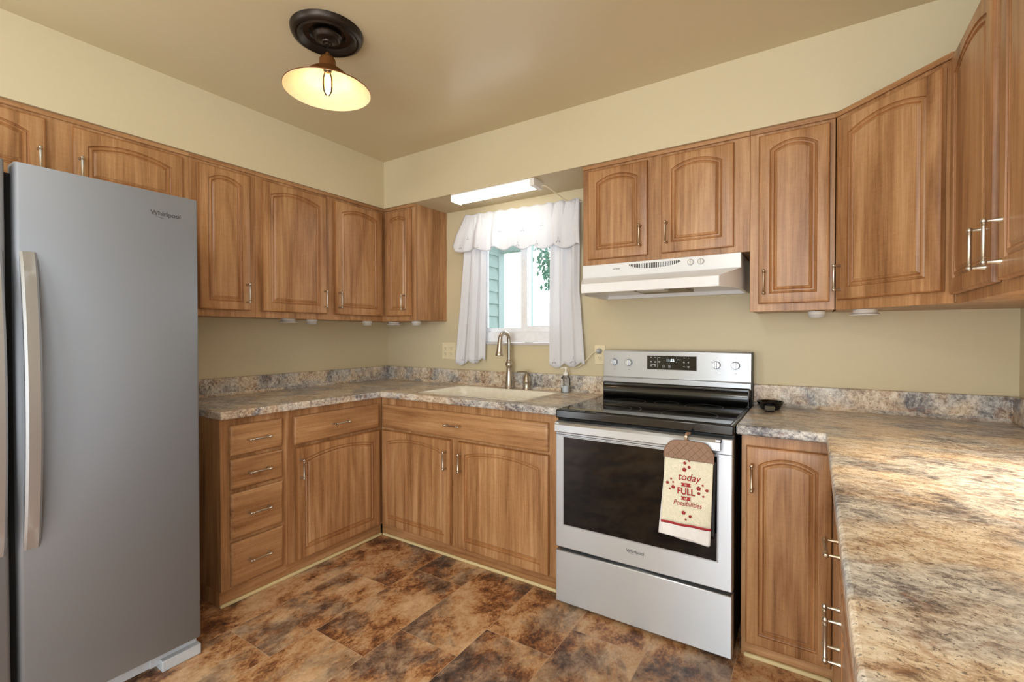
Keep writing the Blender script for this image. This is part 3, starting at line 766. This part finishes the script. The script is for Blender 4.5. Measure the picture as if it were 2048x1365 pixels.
# upper box and flared visor
A = [(0,-0.33,zt),(W_,-0.33,zt),(W_,0,zt),(0,0,zt)]
B = [(0,-0.33,up_z),(W_,-0.33,up_z),(W_,0,up_z),(0,0,up_z)]
C_ = [(0.062,-0.485,0.046),(W_-0.066,-0.485,0.046),(W_,-0.33,0.046),(W_,0,0.046),(0,0,0.046),(0,-0.33,0.046)]
D_ = [(p[0], p[1], 0.0) for p in C_]
b.v = A+B+C_+D_
b.f = [(0,1,2,3),(0,4,5,1),(1,5,6,2),(2,6,7,3),(3,7,4,0),
       (4,8,9,5),(5,9,10),(4,13,8),(5,10,11,6),(4,7,12,13),(6,11,12,7)]
for i in range(6): b.f.append((8+i, 14+i, 14+(i+1) % 6, 8+(i+1) % 6))
# underside recessed
def inset(poly, d):
    cx = sum(p[0] for p in poly)/len(poly); cy = sum(p[1] for p in poly)/len(poly)
    return [(cx+(p[0]-cx)*(1-d), cy+(p[1]-cy)*(1-d), p[2]) for p in poly]
E_ = inset(D_, 0.045); G_ = [(p[0], p[1], 0.022) for p in inset(D_, 0.06)]
b.v += E_ + G_
for i in range(6):
    b.f.append((14+i, 20+i, 20+(i+1) % 6, 14+(i+1) % 6)); b.f.append((20+i, 26+i, 26+(i+1) % 6, 20+(i+1) % 6))
b.f.append(tuple(range(26, 32)))
b.build('canopy', 'white_enamel', c, bev=0.0025)
sl = MB()
for k in range(30):
    t = (k-14.5)/14.5; x = 0.378+t*0.122; top = 0.147; hgt = 0.026*math.sqrt(max(0, 1-t*t*0.92)); sl.box(x-0.0022, x+0.0022, -0.3308, -0.3295, top-hgt, top)
sl.build('vent_slots', 'black', c)
for x in (0.549, 0.594):
    k = MB().lathe([(0,0.010),(0.010,0.010),(0.0115,0.008),(0.012,0)], 20, Matrix.Translation((x,-0.3305,0.133)) @ Matrix.Rotation(PI/2,4,'X')).build('control_knob', 'white_plastic', c, smooth=40)
    MB().box(x-0.0012, x+0.0012, -0.344, -0.3405, 0.124, 0.142).build('knob_grip', 'grey_plastic', k)
    MB().lathe([(0.0135,0.0),(0.0145,0.0),(0.0145,0.0006),(0.0135,0.0006)], 24, Matrix.Translation((x,-0.3303,0.133)) @ Matrix.Rotation(PI/2,4,'X'), closed=True).build('dial_ring', 'ink', k)
text('logo', 'nuTone', 0.012, 'ink', c, (0.187, -0.3306, 0.131), FR, 0.0003)
MB().box(0.27, 0.52, -0.30, -0.12, 0.012, 0.022).build('grease_filter', 'filter', c, bev=0.001)
MB().box(0.31, 0.44, -0.385, -0.30, 0.004, 0.022).build('lamp_lens', 'lens', c, bev=0.003)

# ---------------------------------------------------------------- stove
RX, RY = 1.8685, -0.675
c = thing('electric_range', 'freestanding stainless steel electric range with black glass top and oven window', 'stove', (RX, RY, 0))
RW = 0.762
MB().box(0.002, RW-0.002, 0.045, 0.655, 0.03, 0.872).build('body', 'black', c, bev=0.002)
for x in (0.03, RW-0.05):
    for y in (0.07, 0.60): MB().lathe([(0,0),(0.014,0),(0.014,0.006),(0.006,0.008),(0.006,0.03),(0,0.03)], 12, Matrix.Translation((x+0.01,y,0))).build('foot', 'black', c)
o = MB().box(0.002, RW-0.002, 0.0, 0.045, 0.014, 0.258).build('storage_drawer', 'steel', c, bev=0.004)
dr = MB().box(0.002, RW-0.002, 0.0, 0.045, 0.272, 0.862).build('oven_door', 'steel', c, bev=0.004)
MB().box(0.04, RW-0.052, -0.0022, 0.001, 0.378, 0.795).build('window_trim', 'steel_handle', dr, bev=0.0018)
MB().box(0.045, RW-0.057, -0.0032, 0.0, 0.383, 0.790).build('oven_window', 'black_glass', dr, bev=0.0006)
MB().box(0.002, RW-0.002, -0.0006, 0.001, 0.800, 0.8022).build('seam', 'dark_gasket', dr)
hb = MB()
prof = [(-0.012,0.866),(-0.030,0.862),(-0.040,0.852),(-0.041,0.822),(-0.034,0.817),(-0.026,0.822),(-0.026,0.846),(-0.010,0.852)]
hb.prism(prof, 0.018, RW-0.040, 'x')
hb.box(0.018, 0.036, -0.036, 0.0, 0.822, 0.862).box(RW-0.058, RW-0.040, -0.036, 0.0, 0.822, 0.862)
hb.build('door_handle', 'steel', dr, smooth=30)
text('logo', 'Whirlpool', 0.0185, 'ink', dr, (0.382, -0.0006, 0.336), FR, 0.0004)
MB().tube([(0.382+0.030*math.cos(a), -0.0008, 0.334+0.010*math.sin(a)) for a in [PI*1.05+i*0.1 for i in range(13)]], 0.0005, 6).build('logo_swoosh', 'ink', dr)
# cooktop
MB().box(-0.001, RW+0.001, 0.006, 0.585, 0.874, 0.9145).build('cooktop_frame', 'black_gloss', c, bev=0.006, seg=3)
ck = MB().box(0.012, RW-0.012, 0.02, 0.575, 0.9140, 0.9175).build('cooktop_glass', 'black_glass', c, bev=0.001)
def ring(x, y, r): return MB().lathe([(r-0.0012,0),(r,0),(r,0.0004),(r-0.0012,0.0004)], 56, Matrix.Translation((x,y,0.9174)), closed=True)
for x, y, r in ((0.215,0.165,0.135),(0.215,0.165,0.092),(0.565,0.165,0.115),(0.205,0.435,0.085),(0.575,0.435,0.085),(0.39,0.47,0.06)):
    ring(x, y, r).build('burner_ring', 'ring_grey', ck)
MB().box(0.002, RW-0.002, 0.583, 0.655, 0.872, 1.00).build('riser', 'black_gloss', c, bev=0.008, seg=3)
MB().prism([(0.578,0.9185),(0.583,0.9185),(0.583,0.985),(0.573,0.975),(0.566,0.935)], 0.012, RW-0.012, 'x').build('riser_panel', 'black_gloss', c, smooth=50)
bp = MB().prism([(0.592,0.990),(0.590,1.024),(0.598,1.028),(0.6035,1.172),(0.610,1.178),(0.650,1.178),(0.650,0.990)], 0.0, RW, 'x').build('control_panel', 'steel', c, bev=0.002)
MB().box(RW, RW+0.004, 0.61, 0.655, 0.90, 1.176).build('panel_side_trim', 'black', c)
# panel is nearly vertical: small pieces sit on it at y about 0.601
tilt = math.atan2(0.0055, 0.144)
def py(z): return 0.598+(z-1.028)*0.0055/0.144
dp = MB().box(0.252, 0.508, py(1.11)-0.004, 0.612, 1.077, 1.150).build('display', 'black_glass', bp, bev=0.001)
MB().box(0.249, 0.511, py(1.11)-0.0028, 0.612, 1.074, 1.153).build('display_bezel', 'steel_handle', bp, bev=0.001)
text('clock_digits', '11:22', 0.019, 'led', dp, (0.376, py(1.11)-0.0043, 1.127), FR, 0.0002)
lb = MB()
yy = py(1.11)-0.0043
for x, z, w in ((0.274,1.141,0.008),(0.296,1.141,0.008),(0.274,1.119,0.011),(0.296,1.119,0.009),(0.274,1.115,0.008),(0.296,1.115,0.009),(0.285,1.104,0.030),(0.274,1.094,0.010),(0.296,1.094,0.008),
                (0.318,1.141,0.009),(0.318,1.120,0.009),(0.318,1.116,0.008),(0.420,1.131,0.022),(0.446,1.142,0.010),(0.468,1.142,0.008),(0.446,1.121,0.008),(0.446,1.117,0.008),(0.468,1.121,0.008),(0.468,1.117,0.006),
                (0.446,1.096,0.008),(0.468,1.097,0.011),(0.468,1.092,0.007),(0.408,1.141,0.005),(0.408,1.119,0.005)):
    lb.box(x-w/2, x+w/2, yy-0.0002, yy, z-0.0011, z+0.0011)
for x in (0.342, 0.372):
    for a_, b_, c_, d_ in ((x-0.007,x+0.007,1.100,1.101),(x-0.007,x+0.007,1.089,1.090),(x-0.007,x-0.006,1.089,1.101),(x+0.006,x+0.007,1.089,1.101),(x-0.002,x+0.002,1.0935,1.0965)): lb.box(a_, b_, yy-0.0002, yy, c_, d_)
lb.box(0.307, 0.3075, yy-0.0002, yy, 1.087, 1.146)
lb.build('button_labels', 'ink_light', dp)
for x in (0.066, 0.150, 0.604, 0.692):
    z = 1.110; T = Matrix.Translation((x, py(z)-0.0005, z)) @ Matrix.Rotation(PI/2, 4, 'X')
    k = MB().lathe([(0,0.019),(0.0165,0.019),(0.0185,0.017),(0.0195,0.004),(0.0205,0.0)], 30, T).build('control_knob', 'chrome', bp, smooth=40)
    MB().box(x-0.0055, x+0.0055, py(z)-0.030, py(z)-0.018, z-0.0175, z+0.0175).build('knob_grip', 'chrome', k, bev=0.002)
    mk = MB()
    for i in range(26):
        a = -PI*0.35+i*(PI*1.7/25); mk.box(x+0.027*math.cos(a)-0.0005, x+0.027*math.cos(a)+0.0005, py(z)-0.0004, py(z)+0.001, z+0.027*math.sin(a)-0.0008, z+0.027*math.sin(a)+0.0008)
    mk.box(x-0.002, x+0.002, py(z+0.038)-0.0004, py(z)+0.002, z+0.036, z+0.038); mk.box(x-0.004, x+0.004, py(z-0.04)-0.0004, py(z), z-0.041, z-0.039)
    mk.build('dial_marks', 'ink', k)

# ---------------------------------------------------------------- towel on the oven handle
c = thing('kitchen_towel', 'hanging kitchen towel with taupe quilted top and red lettering on the oven handle', 'towel', (2.476, RY-0.043, 0.866))
def wav(x, z): return 0.0022*math.sin(x*75+z*8)+0.0015*math.sin(x*31+2)
def panel(name, xl, xr, zt_, zb_, y, matn, th=0.003, nu=26, nv=24, wob=1.0, par=None):
    mb = MB()
    for j in range(nv+1):
        for i in range(nu+1):
            u, v = i/nu, j/nv; z = zt_(u)+(zb_(u)-zt_(u))*v
            x = xl(v)+(xr(v)-xl(v))*u; mb.v.append((x, y-wob*wav(x, z), z))
    for j in range(nv):
        for i in range(nu): a = j*(nu+1)+i; mb.f.append((a, a+1, a+nu+2, a+nu+1))
    o = mb.build(name, matn, par, smooth=70); s = o.modifiers.new('solid', 'SOLIDIFY'); s.thickness = th; s.offset = 0; return o
panel('towel_back_fold', lambda v: -0.088-0.027*v, lambda v: 0.080-0.004*v, lambda u: -0.09, lambda u: -0.402-0.014*u, 0.0, 'terry', 0.005, par=c)
panel('towel_back_fold', lambda v: 0.02, lambda v: 0.098-0.004*v, lambda u: -0.09, lambda u: -0.385, 0.006, 'black', 0.004, par=c)
fx0 = lambda v: -0.088-0.014*v; fx1 = lambda v: 0.092-0.008*v
ft = panel('towel_front', fx0, fx1, lambda u: -0.078-0.006*u, lambda u: -0.345+0.002*u, -0.010, 'towel', 0.005, par=c)
panel('towel_border', lambda v: fx0(1)-0.006*v, lambda v: fx1(1)-0.002*v, lambda u: -0.352+0.002*u, lambda u: -0.395-0.012*u-0.003*math.sin(u*9), -0.010, 'terry', 0.005, par=c)
panel('red_stripe', lambda v: fx0(1)-0.0005, lambda v: fx1(1)+0.0005, lambda u: -0.344+0.002*u, lambda u: -0.353+0.002*u, -0.0105, 'red', 0.0062, nv=2, par=c)
def qtop(u):
    t = abs(u-0.5)*2; return -0.010-0.006*t-0.040*max(0, (t-0.55)/0.45)**2.2-0.004
qp = panel('quilted_holder', lambda v: -0.090, lambda v: 0.095, qtop, lambda u: -0.088-0.004*u, -0.013, 'taupe', 0.009, nu=36, nv=16, par=c)
pp = MB()
outl = []
for i in range(31):
    u = i/30; x = -0.090+0.185*u; z = qtop(u); outl.append((x, -0.013-wav(x, z)-0.0045, z-0.001))
outl = [(-0.0895, -0.017, -0.088)] + outl + [(0.0945, -0.017, -0.092)]
pp.tube(outl, 0.0022, 6); pp.build('piping', 'taupe', qp, smooth=60)
st = MB()
for k in range(-3, 5):
    for s_ in (-1, 1):
        pts = []
        for i in range(9):
            x = k*0.03+s_*i*0.009; z = -0.09+i*0.0095
            if -0.086 < x < 0.09 and z < qtop((x+0.09)/0.185)-0.004: pts.append((x, -0.0172-wav(x, z), z))
        if len(pts) > 1: st.tube(pts, 0.0010, 5)
st.build('stitching', plain('taupe_thread', (122,96,78), 0.9), qp)
lp = MB().tube(smooth_path([(-0.006,-0.012,-0.02),(-0.006,-0.010,0.004),(-0.004,0.0,0.010),(0.0,0.018,0.008)]), 0.006, 8)
lp.build('hanging_loop', 'taupe', c, smooth=60)
MB().lathe([(0,0),(0.0055,0),(0.0055,0.002),(0,0.003)], 14, Matrix.Translation((-0.006,-0.017,0.0)) @ Matrix.Rotation(PI/2,4,'X')).build('snap_button', 'bronze', c, smooth=40)
yt = -0.0165
text('lettering_today', 'today', 0.040, 'red', ft, (0.004, yt, -0.158), FR, 0.0004, 0.28, 0.92)
text('lettering_full', 'FULL', 0.036, 'red', ft, (-0.006, yt, -0.215), FR, 0.0005, 0.0, 0.86, 0.0006)
text('lettering_possibilities', 'Possibilities', 0.028, 'red', ft, (-0.001, yt, -0.262), FR, 0.0004, 0.28, 0.82)
bn = MB()
for z, x in ((-0.188, -0.006), (-0.241, -0.006)):
    bn.prism([(x-0.019,z-0.007),(x-0.014,z),(x-0.019,z+0.007),(x+0.019,z+0.007),(x+0.014,z),(x+0.019,z-0.007)], yt, yt-0.0005, 'y')
bn.build('ribbon_banners', 'red', ft)
text('lettering_is', 'is', 0.014, 'towel', ft, (-0.006, yt-0.0008, -0.188), FR, 0.0002)
text('lettering_of', 'of', 0.014, 'towel', ft, (-0.006, yt-0.0008, -0.241), FR, 0.0002)
fl = MB()
for x, z, r in ((0.006,-0.092,0.004),(-0.010,-0.103,0.006),(0.006,-0.117,0.006),(-0.012,-0.129,0.008),(-0.062,-0.172,0.004),(-0.076,-0.189,0.006),(-0.054,-0.184,0.004),(-0.054,-0.203,0.0075),(-0.067,-0.212,0.004),
                (0.056,-0.180,0.004),(0.041,-0.194,0.0085),(0.071,-0.197,0.006),(0.042,-0.213,0.006),(0.058,-0.222,0.004),(-0.014,-0.298,0.008),(0.010,-0.308,0.006),(-0.006,-0.323,0.004)):
    for k in range(5):
        a = 2*PI*k/5+0.3; fl.lathe([(0,0.0004),(r*0.45,0.0004),(r*0.45,0),(0,0)], 8, Matrix.Translation((x+r*0.58*math.cos(a), yt, z+r*0.58*math.sin(a))) @ Matrix.Rotation(PI/2,4,'X'))
fl.build('printed_flowers', 'red', ft)

# ---------------------------------------------------------------- spoon rest
c = thing('spoon_rest', 'small glossy black ceramic spoon rest dish on the counter right of the stove', 'spoon rest', (2.715, -0.135, CT+0.0005))
prof = [(0,0),(0.036,0),(0.042,0.004),(0.052,0.026),(0.057,0.036),(0.0555,0.037),(0.049,0.028),(0.040,0.008),(0.034,0.005),(0,0.005)]
MB().lathe(prof, 30).build('dish', 'black_gloss', c, smooth=45)
hd = MB(); R0 = Matrix.Rotation(0.05, 4, 'Z')
hd.v = [tuple(R0 @ Vector(p)) for p in ((-0.024,-0.036,0.006),(0.024,-0.036,0.006),(0.018,-0.122,0.002),(-0.018,-0.122,0.002),(-0.024,-0.046,0.030),(0.024,-0.046,0.030),(0.019,-0.128,0.012),(-0.019,-0.128,0.012))]
hd.f = [(0,3,2,1),(4,5,6,7),(0,1,5,4),(1,2,6,5),(2,3,7,6),(3,0,4,7)]
hd.build('handle', 'black_gloss', c, bev=0.004, seg=3)

# ---------------------------------------------------------------- fridge
FX = 0.865; FY = -2.668
c = thing('refrigerator', 'tall stainless steel side-by-side refrigerator filling the left edge', 'refrigerator', (FX, FY, 0), R90)
MB().box(0.004, 0.912, 0.085, FX-0.03, 0.03, 1.765).build('cabinet', 'grey_plastic', c, bev=0.004)
for x0, x1, nm in ((0.002, 0.398, 'freezer'), (0.418, 0.917, 'fridge')):
    pr = [(x0, 0.075), (x0, 0.012), (x0+0.003, 0.004), (x0+0.010, 0.0), (x1-0.010, 0.0), (x1-0.003, 0.004), (x1, 0.012), (x1, 0.075)]
    d_ = MB().prism(pr, 0.080, 1.788, 'z').build('door', 'steel_fridge', c, smooth=50)
    # bowed blade handle next to the centre gap
    hx0, hx1 = (x1-0.046, x1-0.008) if nm == 'freezer' else (x0+0.008, x0+0.046)
    pts = []
    n = 28; z0, z1 = 0.606, 1.520
    mb = MB()
    for i in range(n+1):
        t = i/n; z = z0+(z1-z0)*t; yb = -0.004-0.052*math.sin(PI*t)**0.75
        mb.v += [(hx0, yb+0.006, z), (hx0+0.006, yb, z), (hx1-0.006, yb, z), (hx1, yb+0.006, z), (hx1, yb+0.018, z), (hx0, yb+0.018, z)]
    for i in range(n):
        for k in range(6): a = i*6+k; b_ = i*6+(k+1) % 6; mb.f.append((a, b_, b_+6, a+6))
    mb.f.append((0,1,2,3,4,5)); mb.f.append(tuple(range(n*6, n*6+6))[::-1])
    mb.build('handle', 'steel_handle', d_, smooth=40)
    if nm == 'fridge':
        text('logo', 'Whirlpool', 0.023, 'ink', d_, (0.809, -0.0008, 1.711), FR, 0.0006)
        MB().tube([(0.809+0.034*math.cos(a), -0.0010, 1.707+0.012*math.sin(a)) for a in [PI*1.05+i*0.1 for i in range(13)]], 0.0006, 6).build('logo_swoosh', 'ink', d_)
MB().box(0.396, 0.420, 0.050, 0.085, 0.10, 1.760).build('door_gasket', 'dark_gasket', c)
MB().box(0.05, 0.78, 0.052, 0.085, 0.018, 0.068).build('base_grille', 'grey_plastic', c, bev=0.003)
ft_ = MB().box(0.76, 0.917, 0.045, 0.085, 0.020, 0.078).box(0.79, 0.922, 0.018, 0.085, 0.0, 0.040)
ft_.build('foot_cover', 'grey_plastic', c, bev=0.003)
MB().box(0.02, 0.10, 0.4, 0.5, 0.0, 0.03).box(0.80, 0.88, 0.4, 0.5, 0.0, 0.03).build('roller', 'black', c)

# ---------------------------------------------------------------- pendant lamp
LX, LY = 1.237, -1.435
c = thing('ceiling_medallion', 'round dark bronze moulded medallion on the ceiling around the lamp', 'ceiling medallion', (LX, LY, H))
MB().lathe([(0.0,-0.001),(0.062,-0.001),(0.070,-0.010),(0.090,-0.012),(0.098,-0.022),(0.108,-0.030),(0.114,-0.024),(0.120,-0.028),(0.130,-0.024),(0.137,-0.012),(0.139,-0.0005),(0.0,-0.0002)], 56).build('plate', 'bronze_dark', c, smooth=38)
c = thing('pendant_lamp', 'small pendant lamp with a flared copper shade and glowing filament bulb', 'pendant lamp', (LX, LY, H-0.012))
MB().lathe([(0,-0.001),(0.056,-0.001),(0.056,-0.006),(0.050,-0.012),(0.0465,-0.020),(0.044,-0.0215),(0.0415,-0.020),(0.036,-0.021),(0.024,-0.027),(0.0225,-0.032),(0.0205,-0.0335),(0.0185,-0.032),(0.012,-0.033),(0.008,-0.038),(0.0,-0.038)], 40).build('canopy', 'bronze_dark', c, smooth=38)
MB().tube([(0,0,-0.034),(0,0,-0.075)], 0.0038, 10).build('cord', 'bronze_dark', c, smooth=60)
sh = [(0.006,-0.068),(0.0085,-0.072),(0.0085,-0.080),(0.018,-0.083),(0.026,-0.088),(0.031,-0.098),(0.0325,-0.125),(0.036,-0.131),(0.055,-0.139),(0.072,-0.152),(0.083,-0.170),(0.100,-0.180),(0.130,-0.196),(0.167,-0.2185)]
so = MB().lathe(sh+[(r-0.0022 if r > 0.03 else r*0.8, z-0.0018) for r, z in sh[::-1]], 56, closed=True)
so.build('lamp_shade', 'copper', c, smooth=40)
si = [(0.024,-0.128),(0.0335,-0.134),(0.052,-0.1425),(0.069,-0.155),(0.080,-0.1735),(0.098,-0.1835),(0.129,-0.1995),(0.1655,-0.2215)]
MB().lathe(si+[(r, z-0.0012) for r, z in si[::-1]], 56, closed=True).build('shade_lining', 'shade_in', c, smooth=40)
MB().lathe([(0,-0.10),(0.016,-0.10),(0.016,-0.142),(0.0,-0.142)], 20).build('socket', 'bronze_dark', c, smooth=40)
bl = MB().lathe([(0.0125,-0.142),(0.014,-0.152),(0.0185,-0.168),(0.0195,-0.195),(0.017,-0.222),(0.009,-0.238),(0,-0.242)], 24).build('bulb', 'bulb_glass', c, smooth=60)
fm = MB()
for k in range(6):
    a = 2*PI*k/6; x, y = 0.008*math.cos(a), 0.008*math.sin(a); fm.tube([(x*0.6,y*0.6,-0.158),(x,y,-0.166),(x,y,-0.218),(x*0.6,y*0.6,-0.226)], 0.0032, 8)
fm.build('filament', 'filament', bl)
wr = MB(); 
for row, (n_, sp) in enumerate(((6, 0.0055), (4, 0.006), (7, 0.005))):
    for k in range(n_):
        a0 = math.radians(-52)+0.0; rr_ = 0.150-row*0.007; zz = -0.1995-(rr_-0.129)*(0.022/0.0365)-0.0022
        t = a0+(k-n_/2)*sp/rr_*1.1; x, y = rr_*math.cos(t), rr_*math.sin(t)
        wr.box(x-0.0016, x+0.0016, y-0.0008, y+0.0008, zz-0.0002, zz)
wr.build('warning_print', 'ink', c)
pl = bpy.data.lights.new('pendant_bulb_light', 'POINT'); pl.energy = 1.0; pl.color = (1.0, 0.70, 0.38); pl.shadow_soft_size = 0.02
plo = bpy.data.objects.new('pendant_bulb_light', pl); COL.objects.link(plo); plo.location = (LX, LY, H-0.012-0.252)

# ---------------------------------------------------------------- unseen ceiling light, added behind the camera to brighten the kitchen
c = thing('added_ceiling_light', 'round frosted fill light added on the ceiling behind the viewer, unseen', 'ceiling light', (2.3, -3.35, H))
MB().lathe([(0,-0.001),(0.17,-0.001),(0.172,-0.02),(0.165,-0.025),(0,-0.025)], 36).build('base', 'white_enamel', c, smooth=40)
MB().lathe([(0.160,-0.025),(0.155,-0.05),(0.12,-0.085),(0.06,-0.10),(0,-0.103)], 36).build('glass_bowl', emission('lit_frosted_glass', (255,250,242), 2.0), c, smooth=60)
pl = bpy.data.lights.new('added_fill_bulb', 'POINT'); pl.energy = 28; pl.color = (0.97, 0.98, 1.0); pl.shadow_soft_size = 0.14
plo = bpy.data.objects.new('added_fill_bulb', pl); COL.objects.link(plo); plo.location = (2.3, -3.35, H-0.26)

# ---------------------------------------------------------------- under-cabinet lights
def puck(x, y, kind, label, z=UZ0, lit=False):
    if kind == 'flat':
        c = thing('under_cabinet_light', label, 'under-cabinet light', (x, y, z+0.0035), 0, None)
        MB().lathe([(0,0),(0.040,0),(0.042,-0.014),(0.053,-0.021),(0.053,-0.024),(0.044,-0.0245)], 32).build('housing', 'white_plastic', c, smooth=40)
        MB().lathe([(0.044,-0.0245),(0.038,-0.027),(0,-0.0275)], 32).build('lens', 'puck_lit' if lit else 'lens', c, smooth=60)
    else:
        c = thing('under_cabinet_light', label, 'under-cabinet light', (x, y, z+0.0035), 0, None)
        MB().lathe([(0,0),(0.033,0),(0.034,-0.012),(0.033,-0.014)], 28).build('housing', 'white_plastic', c, smooth=40)
        MB().lathe([(0.0325,-0.014),(0.030,-0.027),(0.024,-0.031),(0,-0.032)], 28).build('lens', 'puck_lit' if lit else 'lens', c, smooth=60)
puck(0.20, -0.972, 'flat', 'wide flared puck light under the left cabinets, the one farthest from the corner')
puck(0.20, -0.815, 'puck', 'small round puck light under the left cabinets beside the wide flared one')
puck(0.20, -0.375, 'puck', 'small round puck light under the left cabinets, alone near the corner')
puck(0.24, -0.16, 'flat', 'wide flared puck light right in the corner under the cabinets')
puck(0.47, -0.16, 'puck', 'small round puck light under the corner cabinet left of the window')
puck(2.895, -0.17, 'puck', 'small round puck light under the tall narrow cabinet right of the stove')
puck(3.06, -0.235, 'flat', 'wide flared puck light under the angled corner cabinet')
puck(3.40, -1.10, 'flat', 'lit warm puck light under the right edge wall cabinet', z=UZ0-0.004, lit=True)
l = bpy.data.lights.new('warm_puck_light', 'SPOT'); l.energy = 31; l.color = (1.0, 0.82, 0.6); l.spot_size = math.radians(150); l.spot_blend = 0.8; l.shadow_soft_size = 0.04
o = bpy.data.objects.new('warm_puck_light', l); COL.objects.link(o); o.location = (3.40, -1.10, 1.325)

# ---------------------------------------------------------------- outside
struct(MB().box(-8, 12, 0.13, 14, -0.35, -0.25).build('ground', 'lawn'))
c = thing('house_wing', 'sage green clapboard wing of the house with a pale corner board outside the window', 'building', (0.55, 0.13, -0.25))
s = MB()
n = 28
for k in range(n):
    z = 0.105*k
    s.prism([(0.0, z), (0.016, z), (0.004, z+0.110), (0.0, z+0.110)], 0.0, 0.62, 'y')
s.box(-0.1, 0.0, 0.0, 0.62, 0, 2.94)
s.build('siding', 'siding', c)
MB().box(-0.10, 0.022, 0.62, 0.70, 0, 2.94).build('corner_board', 'siding_trim', c)
MB().box(0.022, 0.33, 0.62, 0.70, 2.235, 2.94).build('header', 'siding', c)
MB().box(0.296, 0.330, 0.60, 0.68, 0, 2.235).build('sash_reflection', 'siding_trim', c)  # pale upright built in place of a reflected sash edge
c = thing('tree', 'leafy tree branch hanging outside the right half of the window', 'tree', (0.15, 4.2, -0.25))
tr = MB().tube([(0.4,0.5,0),(0.4,0.45,1.5),(0.3,0.3,2.8),(0.0,0.0,3.8),(-0.5,-0.2,4.3)], [0.14,0.12,0.09,0.05,0.02], 10)
def br(pts): tr.tube(smooth_path(pts, 4), 0.008, 6)
br([(0.1,0.1,3.5),(-0.4,-0.1,3.35),(-0.7,-0.2,2.95),(-0.8,-0.25,2.6)])
br([(0.0,0.0,3.8),(-0.6,-0.1,3.7),(-1.0,-0.15,3.45)])
tr.build('trunk', 'bark', c, smooth=60)
lf = MB(); rnd = random.Random(3)
def leafcl(cx, cy, cz, rx, rz, n):
    for _ in range(n):
        a = rnd.uniform(0, 2*PI); r = math.sqrt(rnd.random()); p = Vector((cx+rx*r*math.cos(a), cy+rnd.uniform(-0.2,0.2), cz+rz*r*math.sin(a)))
        Rm = Matrix.Rotation(rnd.uniform(0,6.28),4,'Y') @ Matrix.Rotation(rnd.uniform(-0.9,0.9),4,'X')
        s_ = rnd.uniform(0.035, 0.06)
        lf.add([(-s_,0,0),(0,0.004,s_*0.45),(s_,0,0),(0,0.004,-s_*0.45)], [(0,1,2,3)], Matrix.Translation(p) @ Rm)
leafcl(-0.86,-0.2,2.60,0.13,0.17,46); leafcl(-0.72,-0.2,2.52,0.14,0.20,50); leafcl(-0.78,-0.2,2.98,0.15,0.10,36); leafcl(-0.98,-0.2,3.12,0.14,0.10,34); leafcl(-0.72,-0.2,3.15,0.26,0.14,90); leafcl(-0.5,-0.2,2.8,0.2,0.3,80); leafcl(-0.90,-0.2,2.75,0.2,0.16,70); leafcl(-0.80,-0.2,2.34,0.10,0.14,26); leafcl(-1.05,-0.2,3.2,0.22,0.16,80); leafcl(-0.4,0,3.5,0.8,0.35,300)
lf.build('foliage', 'leaf', c)
